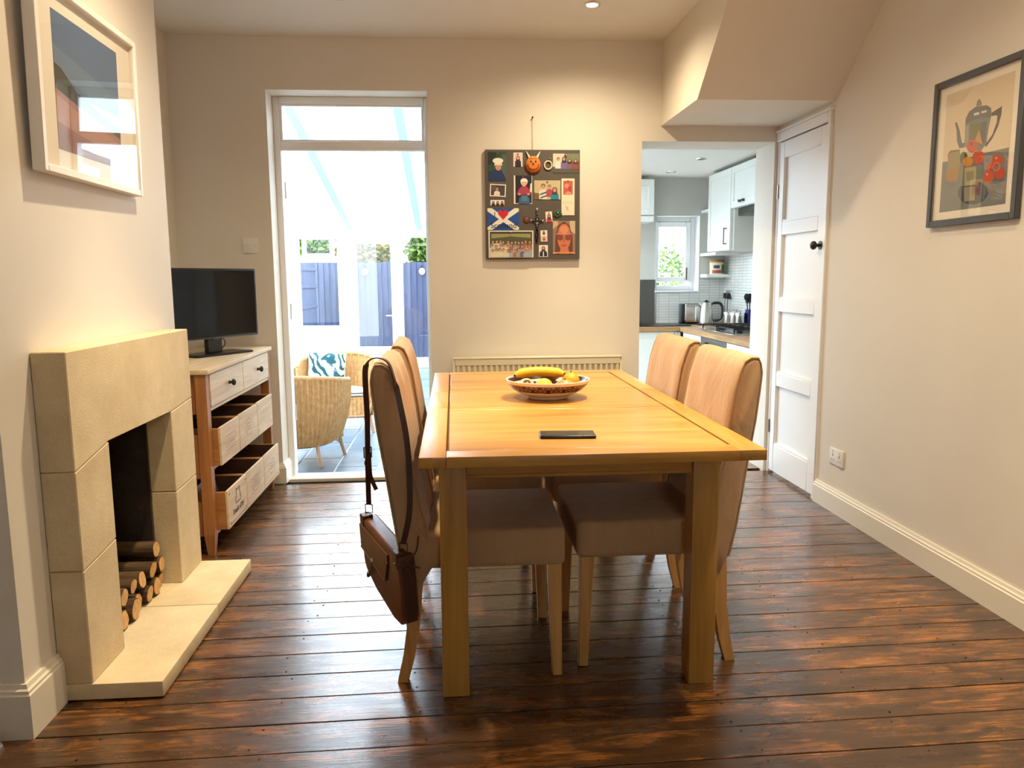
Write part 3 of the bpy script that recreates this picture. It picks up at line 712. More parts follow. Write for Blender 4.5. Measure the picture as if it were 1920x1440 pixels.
ap = [(.028, .704, 2.222, 2.244, 0), (.028, .704, 3.692, 3.714, 0), (-.038, -.016, 2.277, 3.66, 1), (.748, .77, 2.288, 3.66, 1)]
for x0, x1, y0, y1, ax in ap:
    MB().box(x0, x1, y0, y1, ZU - .078, ZU - .004, .002).box(x0 + (.0 if ax == 0 else -.003), x1 + (0 if ax == 0 else .003), y0 - (.003 if ax == 0 else 0), y1 + (.003 if ax == 0 else 0), ZU - .082, ZU - .071, .002).out('apron', 'oak_y' if ax else 'oak_x', tb_, world=True)

# ================================================================== DINING CHAIRS
ch = thing('dining_chair', 'beige fabric dining chair with brown bag hanging on its back', 'chair', (.07, 2.522, 0), group='upholstered chairs at the dining table')
W2 = .238
# seat: puffy cushion block
m = MB().box(-.175, .262, -W2, W2, .368, .488, .022, 3)
for v in m.bm.verts:
    if v.co.z > .45: v.co.z += .012 * (1 - (v.co.y / W2) ** 2) * (1 - ((v.co.x - .04) / .24) ** 2)
m.out('seat', 'chair_fabric', ch, angle=60)
# back: profile in x/z, swept across the width, leaning away from the table
outer = [(-.205, .30), (-.232, .36), (-.252, .45), (-.268, .56), (-.285, .68), (-.304, .80), (-.315, .90), (-.319, .955), (-.314, .985)]
topc = [(-.305, 1.003), (-.283, 1.004), (-.262, .992)]
inner = [(-.250, .965), (-.232, .90), (-.216, .80), (-.202, .70), (-.183, .60), (-.160, .50), (-.150, .42), (-.145, .372)]
prof = outer + topc + inner
n_ = len(prof); NY = 14
cx = sum(p[0] for p in prof) / n_; 
def back_f(u, v):
    # u runs across the width, v around the profile
    i = int(round(v * n_)) % n_; x, z = prof[i]
    y = -W2 + 2 * W2 * u
    e = min(u, 1 - u) * NY
    cxl = -.19 - .17 * (z - .37) * .62
    sh = .82 if e < .5 else (.97 if e < 1.5 else 1.0)
    wob = .003 * math.sin(7 * z + 9 * u) * (1 if .3 < z < .95 else 0)
    dz = -.012 if (e < .5 and z > .95) else (-.003 if e < 1.5 and z > .95 else 0)
    return Vector(((x - cxl) * sh + cxl + wob, y * (1.0 if e > .4 else .995), z + dz))
bm = bmesh.new(); rows = []
us = [0, .012, .04] + [.1 + .8 * i / 10 for i in range(11)] + [.96, .988, 1]
for u in us:
    row = []
    e = min(u, 1 - u)
    sh = {0: .62, 1: .9, 2: 1.0}[0 if e < .001 else 1 if e < .02 else 2]
    for (x, z) in prof:
        cz = z; cxl = (-.185 - (z - .30) * .17)
        zz = z - (.02 if e < .001 else .006 if e < .02 else 0) * (1 if z > .93 else 0)
        wob = .0035 * math.sin(9 * z + 14 * u) if e > .02 else 0
        row.append(bm.verts.new(((x - cxl) * sh + cxl + wob, -W2 + 2 * W2 * u, zz)))
    rows.append(row)
for a, b_ in zip(rows, rows[1:]):
    for i in range(n_): bm.faces.new((a[i], a[(i + 1) % n_], b_[(i + 1) % n_], b_[i]))
bm.faces.new(rows[0][::-1]); bm.faces.new(rows[-1]); bmesh.ops.recalc_face_normals(bm, faces=bm.faces)
m = MB(); m._add(bm); m.out('backrest', 'chair_fabric', ch, angle=70)
for s in (-1, 1):
    y = s * (W2 - .028)
    m = MB(); a, c_ = .022, .0155
    m.hexa([(.238 - c_, y - c_, 0), (.238 + c_, y - c_, 0), (.238 + c_, y + c_, 0), (.238 - c_, y + c_, 0)], [(.228 - a, y - a, .372), (.228 + a, y - a, .372), (.228 + a, y + a, .372), (.228 - a, y + a, .372)], .003)
    m.out('leg', 'chair_leg', ch)
    path = [(-.2, .375, .023), (-.205, .28, .022), (-.212, .18, .020), (-.228, .08, .018), (-.248, 0, .0165)]
    bm = bmesh.new(); rr = []
    for x, z, h in path: rr.append([bm.verts.new((x + dx * h, y + dy * h, z)) for dx, dy in ((-1, -1), (1, -1), (1, 1), (-1, 1))])
    for p, q in zip(rr, rr[1:]):
        for i in range(4): bm.faces.new((p[i], p[(i + 1) % 4], q[(i + 1) % 4], q[i]))
    bm.faces.new(rr[0]); bm.faces.new(rr[-1][::-1]); bmesh.ops.recalc_face_normals(bm, faces=bm.faces)
    m = MB(); m._add(bm); m.out('leg', 'chair_leg', ch)
for s in (-1, 1):
    MB().tube([((x + .185 + (z - .30) * .17) * .97 - .185 - (z - .30) * .17, s * (W2 - .004), z - (.005 if z > .93 else 0)) for x, z in prof[1:-1]], .0032, 6).out('seam_piping', 'chair_fabric', ch)
# the slip cover is knotted with ties low on the side of the back
for y0 in (-W2 - .004,):
    m = MB()
    m.tube([(-.19, y0, .50), (-.175, y0 - .004, .475), (-.165, y0 - .002, .45)], .0035, 6)
    m.out('cover_tie', 'chair_fabric', ch)
dup(ch, (.07, 3.175, 0), math.radians(1), 'beige fabric dining chair beside the garden doorway, nothing on its back')
dup(ch, (.637, 2.572, 0), math.radians(180), 'beige fabric dining chair beside the cupboard door, at the phone end')
dup(ch, (.643, 3.175, 0), math.radians(180), 'beige fabric dining chair with its back to the kitchen opening, at the bowl end')

# ================================================================== SHOULDER BAG
bag = thing('shoulder_bag', 'brown leather shoulder bag hanging by its strap from a chair', 'bag', (-.235, 2.44, .16))
A = Vector((-.305, 2.60, .455)); B = Vector((-.156, 2.258, .425))       # top corners: far end, near end
ux = (B - A).normalized(); dn = Vector((.06, .02, -1)).normalized(); nz = ux.cross(dn).normalized()
L = (B - A).length
def bp(u, v, t=0): return A + ux * (L * u) + dn * (v * .84) + nz * t
# nz points to the camera side or away; make it face the camera
if nz.y > 0: nz = -nz
outl = [(.0, .0), (-.02, .10), (-.02, .19), (.03, .225), (.30, .262), (.75, .285), (.93, .275), (1.0, .24), (1.01, .10), (1.0, .0)]
m = MB(); m.hexa([bp(u, v, -.028) for u, v in outl], [bp(u, v, .028) for u, v in outl], .012, 3); m.out('bag_body', 'leather', bag, world=True)
fl = [(.02, .035), (.02, .125), (.55, .155), (.66, .15), (.78, .05), (.78, .035)]
fl = [(.0, .03), (-.012, .13), (.62, .155), (.66, .15), (.76, .06), (.77, .03)]
fo = m = MB(); m.hexa([bp(u, v, .027) for u, v in fl], [bp(u, v, .034) for u, v in fl], .0015); fo = m.out('flap', 'leather', bag, world=True)
m = MB(); m.tube([bp(u, v, .034) for u, v in ((-.012, .13), (.62, .155), (.66, .15), (.76, .06))], .0022, 6); m.out('flap_edge', 'leather', fo, world=True)
m = MB(); m.tube([bp(.02, .004, .004), bp(.5, .006, .004), bp(.98, .004, .004)], .004, 6); m.out('zip', 'chrome', bag, world=True)
m = MB(); m.tube([bp(.03, .03, .030), bp(.72, .033, .030)], .002, 6); m.out('seam', 'leather_dark', bag, world=True)
c0 = bp(.34, .125, .036); m = MB().cyl(c0, c0 + nz * .006, .006, .004, 12); m.out('stud', 'chrome', fo, world=True)
m = MB(); m.tube([bp(.33, .13, .036), bp(.27, .17, .037), bp(.18, .215, .036)], .0035, 6, flatw=(.011, .003), wdir=ux); m.out('closure_thong', 'leather_dark', bag, world=True)
m = MB(); m.tube([bp(.19, .205, .037), bp(.17, .225, .037)], .006, 8); m.out('thong_tip', 'leather_dark', bag, world=True)
for u in (.06, .94):
    c0 = bp(u, .035, .028); m = MB().cyl(c0, c0 + nz * .006, .008, .006, 12); m.out('rivet', 'dark_steel', bag, world=True)
    m = MB().hexa([bp(u - .05, -.012, -.006), bp(u + .05, -.012, -.006), bp(u + .05, .05, -.006), bp(u - .05, .05, -.006)], [bp(u - .05, -.012, .031), bp(u + .05, -.012, .031), bp(u + .05, .05, .031), bp(u - .05, .05, .031)], .003); m.out('strap_tab', 'leather_dark', bag, world=True)
m = MB(); m.hexa([bp(1.0, .03, -.022), bp(1.02, .03, -.022), bp(1.02, .25, -.018), bp(1.0, .25, -.018)], [bp(1.0, .03, .022), bp(1.02, .03, .022), bp(1.02, .25, .018), bp(1.0, .25, .018)], .002); m.out('gusset', 'leather_dark', bag, world=True)
# rings
def sqring(c, w, h, r, a, b): 
    pts = [c + a * w / 2 + b * h / 2, c - a * w / 2 + b * h / 2, c - a * w / 2 - b * h / 2, c + a * w / 2 - b * h / 2, c + a * w / 2 + b * h / 2, c - a * w / 2 + b * h / 2]
    return MB().tube(pts, r, 6)
ring_c = bp(.05, -.030); sqring(ring_c, .026, .028, .0022, Vector((.93, -.35, 0)).normalized(), Vector((0, 0, 1))).out('ring', 'dark_steel', bag, world=True)
ring_d = bp(.95, -.022); sqring(ring_d, .026, .026, .0022, Vector((.93, -.35, 0)).normalized(), Vector((0, 0, 1))).out('ring', 'dark_steel', bag, world=True)
# strap: up from the far ring, over the chair top, down to the near ring
P1 = ring_c + Vector((0, 0, .014))
sp = [P1, P1 + Vector((.004, -.03, .12)), Vector((-.282, 2.47, .80)), Vector((-.276, 2.40, .92)), Vector((-.268, 2.345, .985)), Vector((-.250, 2.322, 1.012)), Vector((-.222, 2.312, 1.018)), Vector((-.196, 2.296, 1.005)), Vector((-.180, 2.284, .965)),
      Vector((-.162, 2.272, .88)), Vector((-.146, 2.270, .78)), Vector((-.140, 2.268, .66)), Vector((-.144, 2.266, .55)), ring_d + Vector((0, 0, .013))]
def smooth_path(P, n=5):
    out = []
    for i in range(len(P) - 1):
        p0, p1, p2, p3 = P[max(i - 1, 0)], P[i], P[i + 1], P[min(i + 2, len(P) - 1)]
        for k in range(n):
            t = k / n
            out.append(.5 * ((2 * p1) + (p2 - p0) * t + (2 * p0 - 5 * p1 + 4 * p2 - p3) * t * t + (3 * p1 - p0 - 3 * p2 + p3) * t ** 3))
    out.append(P[-1]); return out
SP = smooth_path(sp)
m = MB().tube(SP, .01, flatw=(.017, .0035), wdir=[Vector((1, .35, 0)) if (i < 22) else (Vector((.2, 1, 0)) if i < 42 else Vector((1, .1, 0))) for i in range(len(SP))])
so = m.out('strap', 'leather_dark', bag, world=True)
bk = P1 + Vector((.006, -.05, .225)); bk = SP[7]
sqring(bk, .024, .034, .0028, Vector((.94, .33, 0)).normalized(), Vector((0, 0, 1))).out('buckle', 'dark_steel', so, world=True)
m = MB().box(-.011, .011, -.004, .004, -.008, .008, .002, M=Matrix.Translation(SP[6] + Vector((0, 0, .0)))); m.out('keeper', 'leather_dark', so, world=True)
m = MB().tube(smooth_path([SP[7] + Vector((.004, -.006, 0)), SP[5] + Vector((.008, -.010, 0)), SP[3] + Vector((.014, -.012, .03)), SP[2] + Vector((.028, -.014, .02))]), .01, flatw=(.014, .003), wdir=Vector((1, .35, 0))); m.out('strap_end', 'leather_dark', so, world=True)
# loose knotted thongs at the near end
q = bp(.98, .03, .02)
for pts in ([q, q + Vector((.03, -.02, .004)), q + Vector((.062, -.02, -.006))], [q + Vector((.01, -.01, 0)), q + Vector((.026, -.02, -.015)), q + Vector((.036, -.02, -.05))], [q + Vector((.02, -.01, .01)), q + Vector((.05, -.005, .04)), q + Vector((.058, .0, .085))]):
    MB().tube(smooth_path([Vector(p) for p in pts]), .0028, 6).out('loose_thong', 'leather_dark', bag, world=True)
MB().sph(q + Vector((.006, -.006, 0)), .011, (1, .8, .9), 12).out('knot', 'leather_dark', bag, world=True)
# ================================================================== BOWL AND FRUIT
BX, BY = .365, 3.022
def mk_bowl():
    k = N('painted_bowl'); c = k.n('TexCoord').outputs['Object']; s = k.n('SeparateXYZ', {0: c}).outputs
    M_ = lambda op, a, b=0.0, **kw: k.n('Math', {0: a, 1: b}, operation=op, **kw).outputs[0]
    th = M_('ARCTAN2', s[1], s[0])
    def motif(n, ph, zc, hz):
        a = M_('SUBTRACT', M_('FRACT', M_('ADD', M_('MULTIPLY', th, n / (2 * PI)), ph + 10)), .5)
        b = M_('DIVIDE', M_('SUBTRACT', s[2], zc), hz)
        d = M_('SQRT', M_('ADD', M_('POWER', M_('MULTIPLY', a, 1.9), 2.0), M_('MULTIPLY', b, b)))
        ring = M_('LESS_THAN', M_('ABSOLUTE', M_('SUBTRACT', d, .62)), .12)
        dot = M_('LESS_THAN', d, .24)
        return M_('MAXIMUM', ring, dot)
    f = M_('MAXIMUM', motif(15, 0, .0455, .0105), motif(15, .5, .0605, .0085))
    band = M_('MULTIPLY', M_('GREATER_THAN', s[2], .036), M_('LESS_THAN', s[2], .0665))
    white = srgb(232, 218, 196)
    pat = k.mix(f, srgb(48, 18, 22), srgb(142, 98, 94))
    # inside: dark rings near the lip
    r = M_('SQRT', M_('ADD', M_('MULTIPLY', s[0], s[0]), M_('MULTIPLY', s[1], s[1])))
    col = k.mix(band, white, pat)
    k.bsdf(col, .22)
mk_bowl()
def mk_inside():
    k = N('bowl_inside'); c = k.n('TexCoord').outputs['Object']; s = k.n('SeparateXYZ', {0: c}).outputs
    w = k.n('Math', {0: k.n('Math', {0: s[2], 1: 260.0}, operation='MULTIPLY').outputs[0]}, operation='SINE').outputs[0]
    k.bsdf(k.ramp(w, [(.5, srgb(60, 26, 28)), (.6, srgb(228, 214, 192))]), .22)
mk_inside()
bw = thing('fruit_bowl', 'wide white bowl with dark patterned band holding fruit', 'bowl', (BX, BY, TZ))
po = [(0, 0), (.082, 0), (.086, .003), (.088, .010), (.098, .014), (.125, .026), (.150, .042), (.166, .058), (.174, .072), (.176, .078)]
pi_ = [(.176, .078), (.172, .079), (.168, .072), (.158, .056), (.142, .041), (.118, .026), (.09, .016), (0, .012)]
MB().lathe(po, n=64).out('bowl_outside', 'painted_bowl', bw); MB().lathe(pi_, n=64).out('bowl_inside', 'bowl_inside', bw)
MB().lathe([(.176, .0775), (.1755, .0805), (.172, .081), (.169, .079)], n=64).out('rim', 'cushion_white', bw)
def skin(name, c1, c2, rough=.4, bs=.15, sc=90):
    k = N(name); c = k.coords(); a = k.noise(c, 12, 4); f = k.noise(c, sc, 3); k.bsdf(k.ramp(a, [(.3, srgb(*c1)), (.7, srgb(*c2))]), rough, 0, k.bump(f, bs, .004))
skin('banana_skin', (236, 168, 20), (250, 200, 40), .45, .05); skin('orange_peel', (238, 150, 14), (250, 176, 30), .42, .35, 220); skin('lemon_peel', (238, 176, 40), (248, 200, 70), .4, .3, 160)
skin('apple_skin', (206, 110, 70), (228, 160, 100), .35, .03); skin('pomegranate', (214, 176, 140), (232, 200, 168), .45, .1); skin('fig_brown', (112, 70, 44), (144, 96, 60), .7, .3)
flat('stalk', (60, 40, 24), .8)
GR = 'fruit in the patterned bowl'
def banana(label, pts, r):
    t = thing('banana', label, 'banana', (BX, BY, TZ + .05), group=GR); P = smooth_path([Vector(p) for p in pts], 6); n = len(P)
    rad = [r * min(1.0, .35 + 3.2 * min(i / n, 1 - (i) / n)) for i in range(n)]
    MB().tube(P, rad, 7).out('banana_body', 'banana_skin', t, angle=60)
    d = (P[-1] - P[-2]).normalized(); MB().cyl(P[-1] - d * .002, P[-1] + d * .014, r * .38, r * .3, 7).out('stalk', 'stalk', t)
    MB().cyl(P[0] - (P[1] - P[0]).normalized() * .004, P[0] + (P[1] - P[0]).normalized() * .002, r * .25, n=7).out('tip', 'stalk', t)
banana('long yellow banana lying across the back of the bowl', [(-.135, .035, .040), (-.10, .055, .049), (-.03, .07, .052), (.04, .06, .048), (.075, .035, .042)], .021)
def roundfruit(name, label, cat, x, y, z, r, mat, sc=(1, 1, 1), stem=True):
    t = thing(name, label, cat, (BX + x, BY + y, TZ + z), group=GR); MB().sph((0, 0, 0), r, sc, 24).out('fruit_body', mat, t)
    if stem: MB().cyl((0, 0, r * sc[2] * .93), (0, 0, r * sc[2] + .004), .004, .003, 7).out('stalk', 'stalk', t)
roundfruit('orange', 'bright orange at the kitchen end of the bowl', 'orange', .100, .012, .066, .038, 'orange_peel')
roundfruit('lemon', 'yellow lemon in the middle of the bowl front', 'lemon', -.025, -.075, .061, .033, 'lemon_peel', (1.1, 1, .92), False)
roundfruit('apple', 'flat pale red apple low at the bowl front', 'apple', .062, -.080, .060, .034, 'apple_skin', (1.2, 1, .75))
roundfruit('fig', 'brown rounded fruit resting behind the long banana', 'fruit', .018, .112, .072, .030, 'fig_brown', (1.25, 1, .9), False)
t = thing('pomegranate', 'pale cut fruit with dark seeds beside the lemon', 'fruit', (BX - .095, BY - .055, TZ + .060), group=GR)
MB().sph((0, 0, 0), .033, (1, 1, .9), 24).out('fruit_body', 'pomegranate', t)
m = MB()
for i in range(9): a = i * 2.4; q = Vector((.35 * math.cos(a), -.75 + .2 * math.sin(a * 1.3), .55 + .25 * math.sin(a))).normalized(); m.sph(q * .031, .0055, n=8)
m.out('seed', 'fig_brown', t)

for o in list(COL.objects):          # the bowl is a little over 33 cm across
    if o.parent is None and (o is bw or o.get('group') == GR):
        o.scale = (.94, .94, .94); cc = Vector((BX, BY, TZ)); o.location = cc + (o.location - cc) * .94

# ================================================================== PHONE
t = thing('phone', 'black smartphone lying face up on the table', 'phone', (.332, 2.262, TZ), math.radians(-4))
MB().box(-.083, .083, -.039, .039, 0, .009, .004, 3).out('phone_body', 'black_plastic', t)
MB().box(-.081, .081, -.037, .037, .0085, .0096, .0005).out('screen', 'black_gloss', t)
MB().box(-.078, -.06, -.012, .012, .0095, .0098).out('camera_notch', 'black_plastic', t, smooth=False)

# ================================================================== RADIATOR
ra = thing('radiator', 'cream panel radiator below the pin board behind the table', 'radiator', (.51, YB - .05, .14))
rx0, rx1, rz0, rz1, ryf, ryb = -.010, 1.028, .14, .768, YB - .10, YB - .03
MB().box(rx0 + .012, rx1 - .012, ryf + .010, ryf + .016, rz0, rz1 - .002).out('front_panel', 'cream_enamel', ra, world=True, smooth=False)
for za, zb in ((rz1 - .045, rz1 - .004), (rz0, rz0 + .04)): MB().box(rx0 + .012, rx1 - .012, ryf, ryf + .012, za, zb, .003).out('panel_band', 'cream_enamel', ra, world=True)
rg = None
for i in range(30):
    x = rx0 + .020 + i * (rx1 - rx0 - .04 - .018) / 29
    if rg is None:
        rg = MB().hexa([(0, 0, 0), (.018, 0, 0), (.021, .012, 0), (-.003, .012, 0)], [(.002, 0, rz1 - rz0 - .085), (.016, 0, rz1 - rz0 - .085), (.021, .012, rz1 - rz0 - .085), (-.003, .012, rz1 - rz0 - .085)]).out('flute', 'cream_enamel', ra, smooth=False); o = rg
    else: o = rg.copy(); COL.objects.link(o)
    o.location = (x - .51, ryf - (YB - .05), .04)
for x0, x1 in ((rx0, rx0 + .012), (rx1 - .012, rx1)): MB().box(x0, x1, ryf + .002, ryb, rz0, rz1, .004).out('end_panel', 'cream_enamel', ra, world=True)
MB().box(rx0 + .012, rx1 - .012, ryb - .006, ryb, rz0, rz1 - .002).out('back_panel', 'cream_enamel', ra, world=True, smooth=False)
m = MB().box(rx0, rx1, ryf - .002, ryf + .012, rz1 - .005, rz1 + .003, .002).box(rx0, rx1, ryb - .01, ryb, rz1 - .005, rz1 + .003, .002).box(rx0, rx0 + .02, ryf, ryb, rz1 - .005, rz1 + .003, .002).box(rx1 - .02, rx1, ryf, ryb, rz1 - .005, rz1 + .003, .002)
gr = m.out('top_grille', 'cream_enamel', ra, world=True)
m = MB()
for i in range(96):
    x = rx0 + .022 + i * (rx1 - rx0 - .046) / 95; m.box(x, x + .0045, ryf + .010, ryb - .008, rz1 - .004, rz1 + .001)
tag(m.out('grille_bar', 'cream_enamel', gr, world=True, smooth=False), kind='stuff')
for x in (.1, .92): MB().box(x, x + .03, ryb - .002, YB - .0006, .2, .7).out('wall_bracket', 'white_plastic', ra, world=True, smooth=False)
m = MB().cyl((rx0 - .03, YB - .065, 0), (rx0 - .03, YB - .065, .19), .0075, n=10).cyl((rx0 - .03, YB - .065, .18), (rx0 + .002, YB - .065, .18), .009, n=10).cyl((rx0 - .03, YB - .065, .19), (rx0 - .03, YB - .065, .25), .018, .016, 14); m.out('valve', 'white_plastic', ra, world=True)
m = MB().cyl((rx1 + .02, YB - .065, 0), (rx1 + .02, YB - .065, .18), .0075, n=10).cyl((rx1 + .02, YB - .065, .18), (rx1 - .002, YB - .065, .18), .009, n=10); m.out('pipe', 'chrome', ra, world=True)

# ================================================================== PIN BOARD
PX0, PX1, PZ0, PZ1 = .200, .772, 1.362, 2.009
YP = YB - .026
fabric('felt_grey', (92, 84, 76), .08, 300, .95, .15)
pb = thing('pin_board', 'square grey felt pin board covered in photographs', 'pin board', (.486, YB - .013, PZ0))
MB().box(PX0, PX1, YP, YB - .002, PZ0, PZ1, .004, 2).out('felt_panel', 'felt_grey', pb, world=True)
MB().tube([(.490, YB - .012, PZ1 - .005), (.488, YB - .008, 2.10), (.487, YB - .010, 2.195)], .0016, 5).out('string', 'pale_oak_y', pb, world=True)
MB().cyl((.487, YB + .001, 2.197), (.487, YB - .016, 2.197), .003, n=8).cyl((.487, YB - .016, 2.197), (.487, YB - .018, 2.197), .0055, n=10).out('nail', 'iron', pb, world=True)
SX = (PX1 - PX0) / 884; SZ = (PZ1 - PZ0) / 1010
def bx(x): return PX0 + (x - 95) * SX
def bz(y): return PZ1 - (y - 350) * SZ
pin_n = [0]
def photo(label, x0, y0, x1, y1, polys, rot=0, base=(240, 236, 226), cat='photograph', name='photograph', pin=True, grp='photographs on the pin board'):
    w, h = (x1 - x0) * SX, (y1 - y0) * SZ
    M = Matrix.Translation((bx(x0) + w / 2, YP - .0015, bz(y1) + h / 2)) @ Matrix.Rotation(math.radians(rot), 4, 'Y') @ Matrix.Translation((-w / 2, 0, -h / 2)) @ wall_frame(0, 0, 0, (1, 0, 0), (0, -1, 0))
    t = thing(name, label, cat, (bx(x0) + w / 2, YP, bz(y1)), group=grp)
    print_mesh('print', polys, w, h, M, t, base=base)
    if pin:
        c = ((200, 60, 50), (60, 90, 170), (220, 220, 215), (70, 140, 80))[pin_n[0] % 4]; pin_n[0] += 1
        nm = 'pin_%d' % (pin_n[0] % 4)
        if nm not in MATS: flat(nm, c, .3)
        MB().sph((bx(x0) + w / 2, YP - .0065, bz(y0) - .008), .0042, (1, .8, 1), 10).cyl((bx(x0) + w / 2, YP - .005, bz(y0) - .008), (bx(x0) + w / 2, YP + .001, bz(y0) - .008), .0016, n=6).out('pin', nm, t, world=True)
    return t
def fig(x, y, s, skin, hair, top, asp=1.0, long=False, hat=None):
    """head at x,y, head radius s (fraction of width); asp = width / height of print"""
    a = asp; P = []
    P.append((top, [(x - 2.1 * s, y - 6.2 * s * a), (x - 2.0 * s, y - 2.3 * s * a), (x - .9 * s, y - 1.4 * s * a), (x + .9 * s, y - 1.4 * s * a), (x + 2.0 * s, y - 2.3 * s * a), (x + 2.1 * s, y - 6.2 * s * a)]))
    if long: P.append((hair, [(x - 1.3 * s, y - 2.4 * s * a), (x - 1.25 * s, y + .4 * s * a), (x - .7 * s, y + 1.3 * s * a), (x + .7 * s, y + 1.3 * s * a), (x + 1.25 * s, y + .4 * s * a), (x + 1.3 * s, y - 2.4 * s * a)]))
    else: P.append((hair, oval(x, y + .25 * s * a, 1.12 * s, 1.15 * s * a)))
    P.append((skin, oval(x, y - .1 * s * a, .86 * s, 1.05 * s * a)))
    P.append((tuple(int(v * .45) for v in skin), rect(x - .5 * s, y + .08 * s * a, x - .2 * s, y + .2 * s * a))); P.append((tuple(int(v * .45) for v in skin), rect(x + .2 * s, y + .08 * s * a, x + .5 * s, y + .2 * s * a)))
    P.append((tuple(int(v * .7) for v in skin), rect(x - .3 * s, y - .62 * s * a, x + .3 * s, y - .5 * s * a)))
    if hat: P.append((hat, oval(x, y + .35 * s * a, 1.2 * s, 1.1 * s * a, 12, 0, PI)))
    return P
SK = (206, 150, 118)
photo('photograph of a child in a white hat and blue coat', 125, 375, 290, 635, [((44, 74, 48), rect(0, 0, 1, 1)), ((70, 96, 90), [(.6, .2), (1, .1), (1, .9), (.8, .95)]), ((30, 48, 36), [(.0, .55), (.3, .6), (.5, 1), (0, 1)]), ((28, 44, 92), [(.0, 0), (0, .28), (.22, .36), (.45, .42), (.75, .36), (.95, .12), (.98, 0)])] + fig(.56, .5, .19, SK, (120, 84, 60), (28, 44, 92), .63, hat=(226, 214, 196))[1:] + [((236, 228, 214), oval(.54, .70, .3, .10))])
photo('small portrait photograph of a long haired person in black', 358, 378, 442, 505, [((226, 196, 182), rect(.06, .04, .94, .96))] + fig(.5, .62, .16, (214, 170, 146), (48, 34, 28), (34, 32, 36), .66, True))
# carved face ornament with horns
t = thing('face_ornament', 'round orange bearded face ornament with small white horns', 'ornament', (bx(540), YP, bz(560)), group='keepsakes on the pin board')
flat('clay_orange', (196, 122, 44), .6); flat('clay_red', (200, 84, 30), .65); flat('horn_white', (226, 214, 190), .5)
MB().sph((bx(540), YP - .0128, bz(485)), .044, (1, .28, 1.1), 24).out('face', 'clay_orange', t, world=True)
m = MB()
for i in range(13): a = PI + PI * i / 12; m.cyl((bx(540) + .026 * math.cos(a), YP - .021, bz(492) + .022 * math.sin(a)), (bx(540) + .050 * math.cos(a), YP - .006, bz(492) + .052 * math.sin(a)), .007, .002, 7)
m.out('beard', 'clay_red', t, world=True)
for s_ in (-1, 1):
    MB().cyl((bx(540) + s_ * .022, YP - .006, bz(425)), (bx(540) + s_ * .042, YP - .006, bz(368)), .008, .002, 10).out('horn', 'horn_white', t, world=True)
    MB().sph((bx(540) + s_ * .014, YP - .0245, bz(462)), .0048, n=8).out('eye', 'dark_gap', t, world=True)
MB().sph((bx(540), YP - .026, bz(480)), .007, n=10).out('nose', 'clay_red', t, world=True)
MB().box(bx(505), bx(575), YP - .0235, YP - .016, bz(440), bz(432), .002).out('brow', 'clay_red', t, world=True)
t = thing('ring_ornament', 'small pale woven ring ornament pinned beside the face ornament', 'ornament', (bx(680), YP, bz(530)), group='keepsakes on the pin board')
tb2 = bmesh.new(); 
m = MB(); m.tube([(bx(680) + .022 * math.cos(a), YP - .006, bz(492) + .024 * math.sin(a)) for a in [2 * PI * i / 24 for i in range(26)]], .0042, 8); m.out('ring', 'horn_white', t, world=True)
MB().sph((bx(694), YP - .006, bz(430)), .005, n=8).tube([(bx(694), YP - .005, bz(434)), (bx(684), YP - .005, bz(456))], .0012, 5).out('pin', 'steel', t, world=True)
G1 = [((86, 84, 70), rect(0, 0, 1, 1)), ((206, 196, 178), [(.0, .3), (.3, .35), (.45, 1), (0, 1)]), ((120, 124, 96), [(.5, .6), (1, .6), (1, 1), (.55, 1)])]
photo('wide photograph of four people standing in a row outdoors', 725, 385, 970, 560, G1 + fig(.2, .70, .055, SK, (60, 42, 34), (226, 214, 200), 1.4) + fig(.42, .72, .06, SK, (42, 30, 30), (118, 98, 152), 1.4, True) + fig(.63, .64, .052, SK, (44, 32, 28), (120, 92, 100), 1.4, True) + fig(.86, .62, .05, SK, (70, 44, 34), (150, 66, 62), 1.4, True))
photo('white bordered photograph of a person in a white shirt', 138, 665, 285, 778, [((70, 62, 62), rect(.06, .08, .94, .92)), ((98, 84, 76), rect(.1, .5, .4, .85))] + fig(.45, .62, .09, SK, (46, 34, 30), (224, 216, 204), 1.3), 3)
photo('narrow strip of three small portrait photographs', 142, 810, 270, 862, sum([fig(x, .6, .07, (196, 130, 110), (60, 36, 32), c, 2.46, True) for x, c in ((.2, (44, 38, 42)), (.52, (52, 44, 46)), (.84, (60, 40, 44)))], []), pin=False)
photo('tall photograph of a toddler in a white hat and pink top', 360, 585, 530, 845, [((26, 26, 42), rect(.08, .02, .98, 1)), ((230, 226, 214), [(.0, .04), (.07, .02), (.05, .98), (0, .96)]), ((224, 216, 196), [(.86, .35), (1, .45), (1, .75), (.9, .7)]), ((60, 88, 132), [(.25, .0), (.3, .22), (.55, .32), (.85, .22), (.88, 0)]), ((72, 122, 140), rect(.42, .1, .75, .3)), ((164, 56, 78), [(.15, .34), (.3, .55), (.55, .66), (.8, .56), (.95, .36), (.85, .3), (.6, .34), (.3, .3)])] + fig(.56, .74, .17, (222, 168, 140), (220, 200, 180), (164, 56, 78), .66, hat=(236, 230, 220))[1:] + [((200, 150, 122), oval(.3, .34, .07, .04)), ((200, 150, 122), oval(.8, .34, .07, .04))])
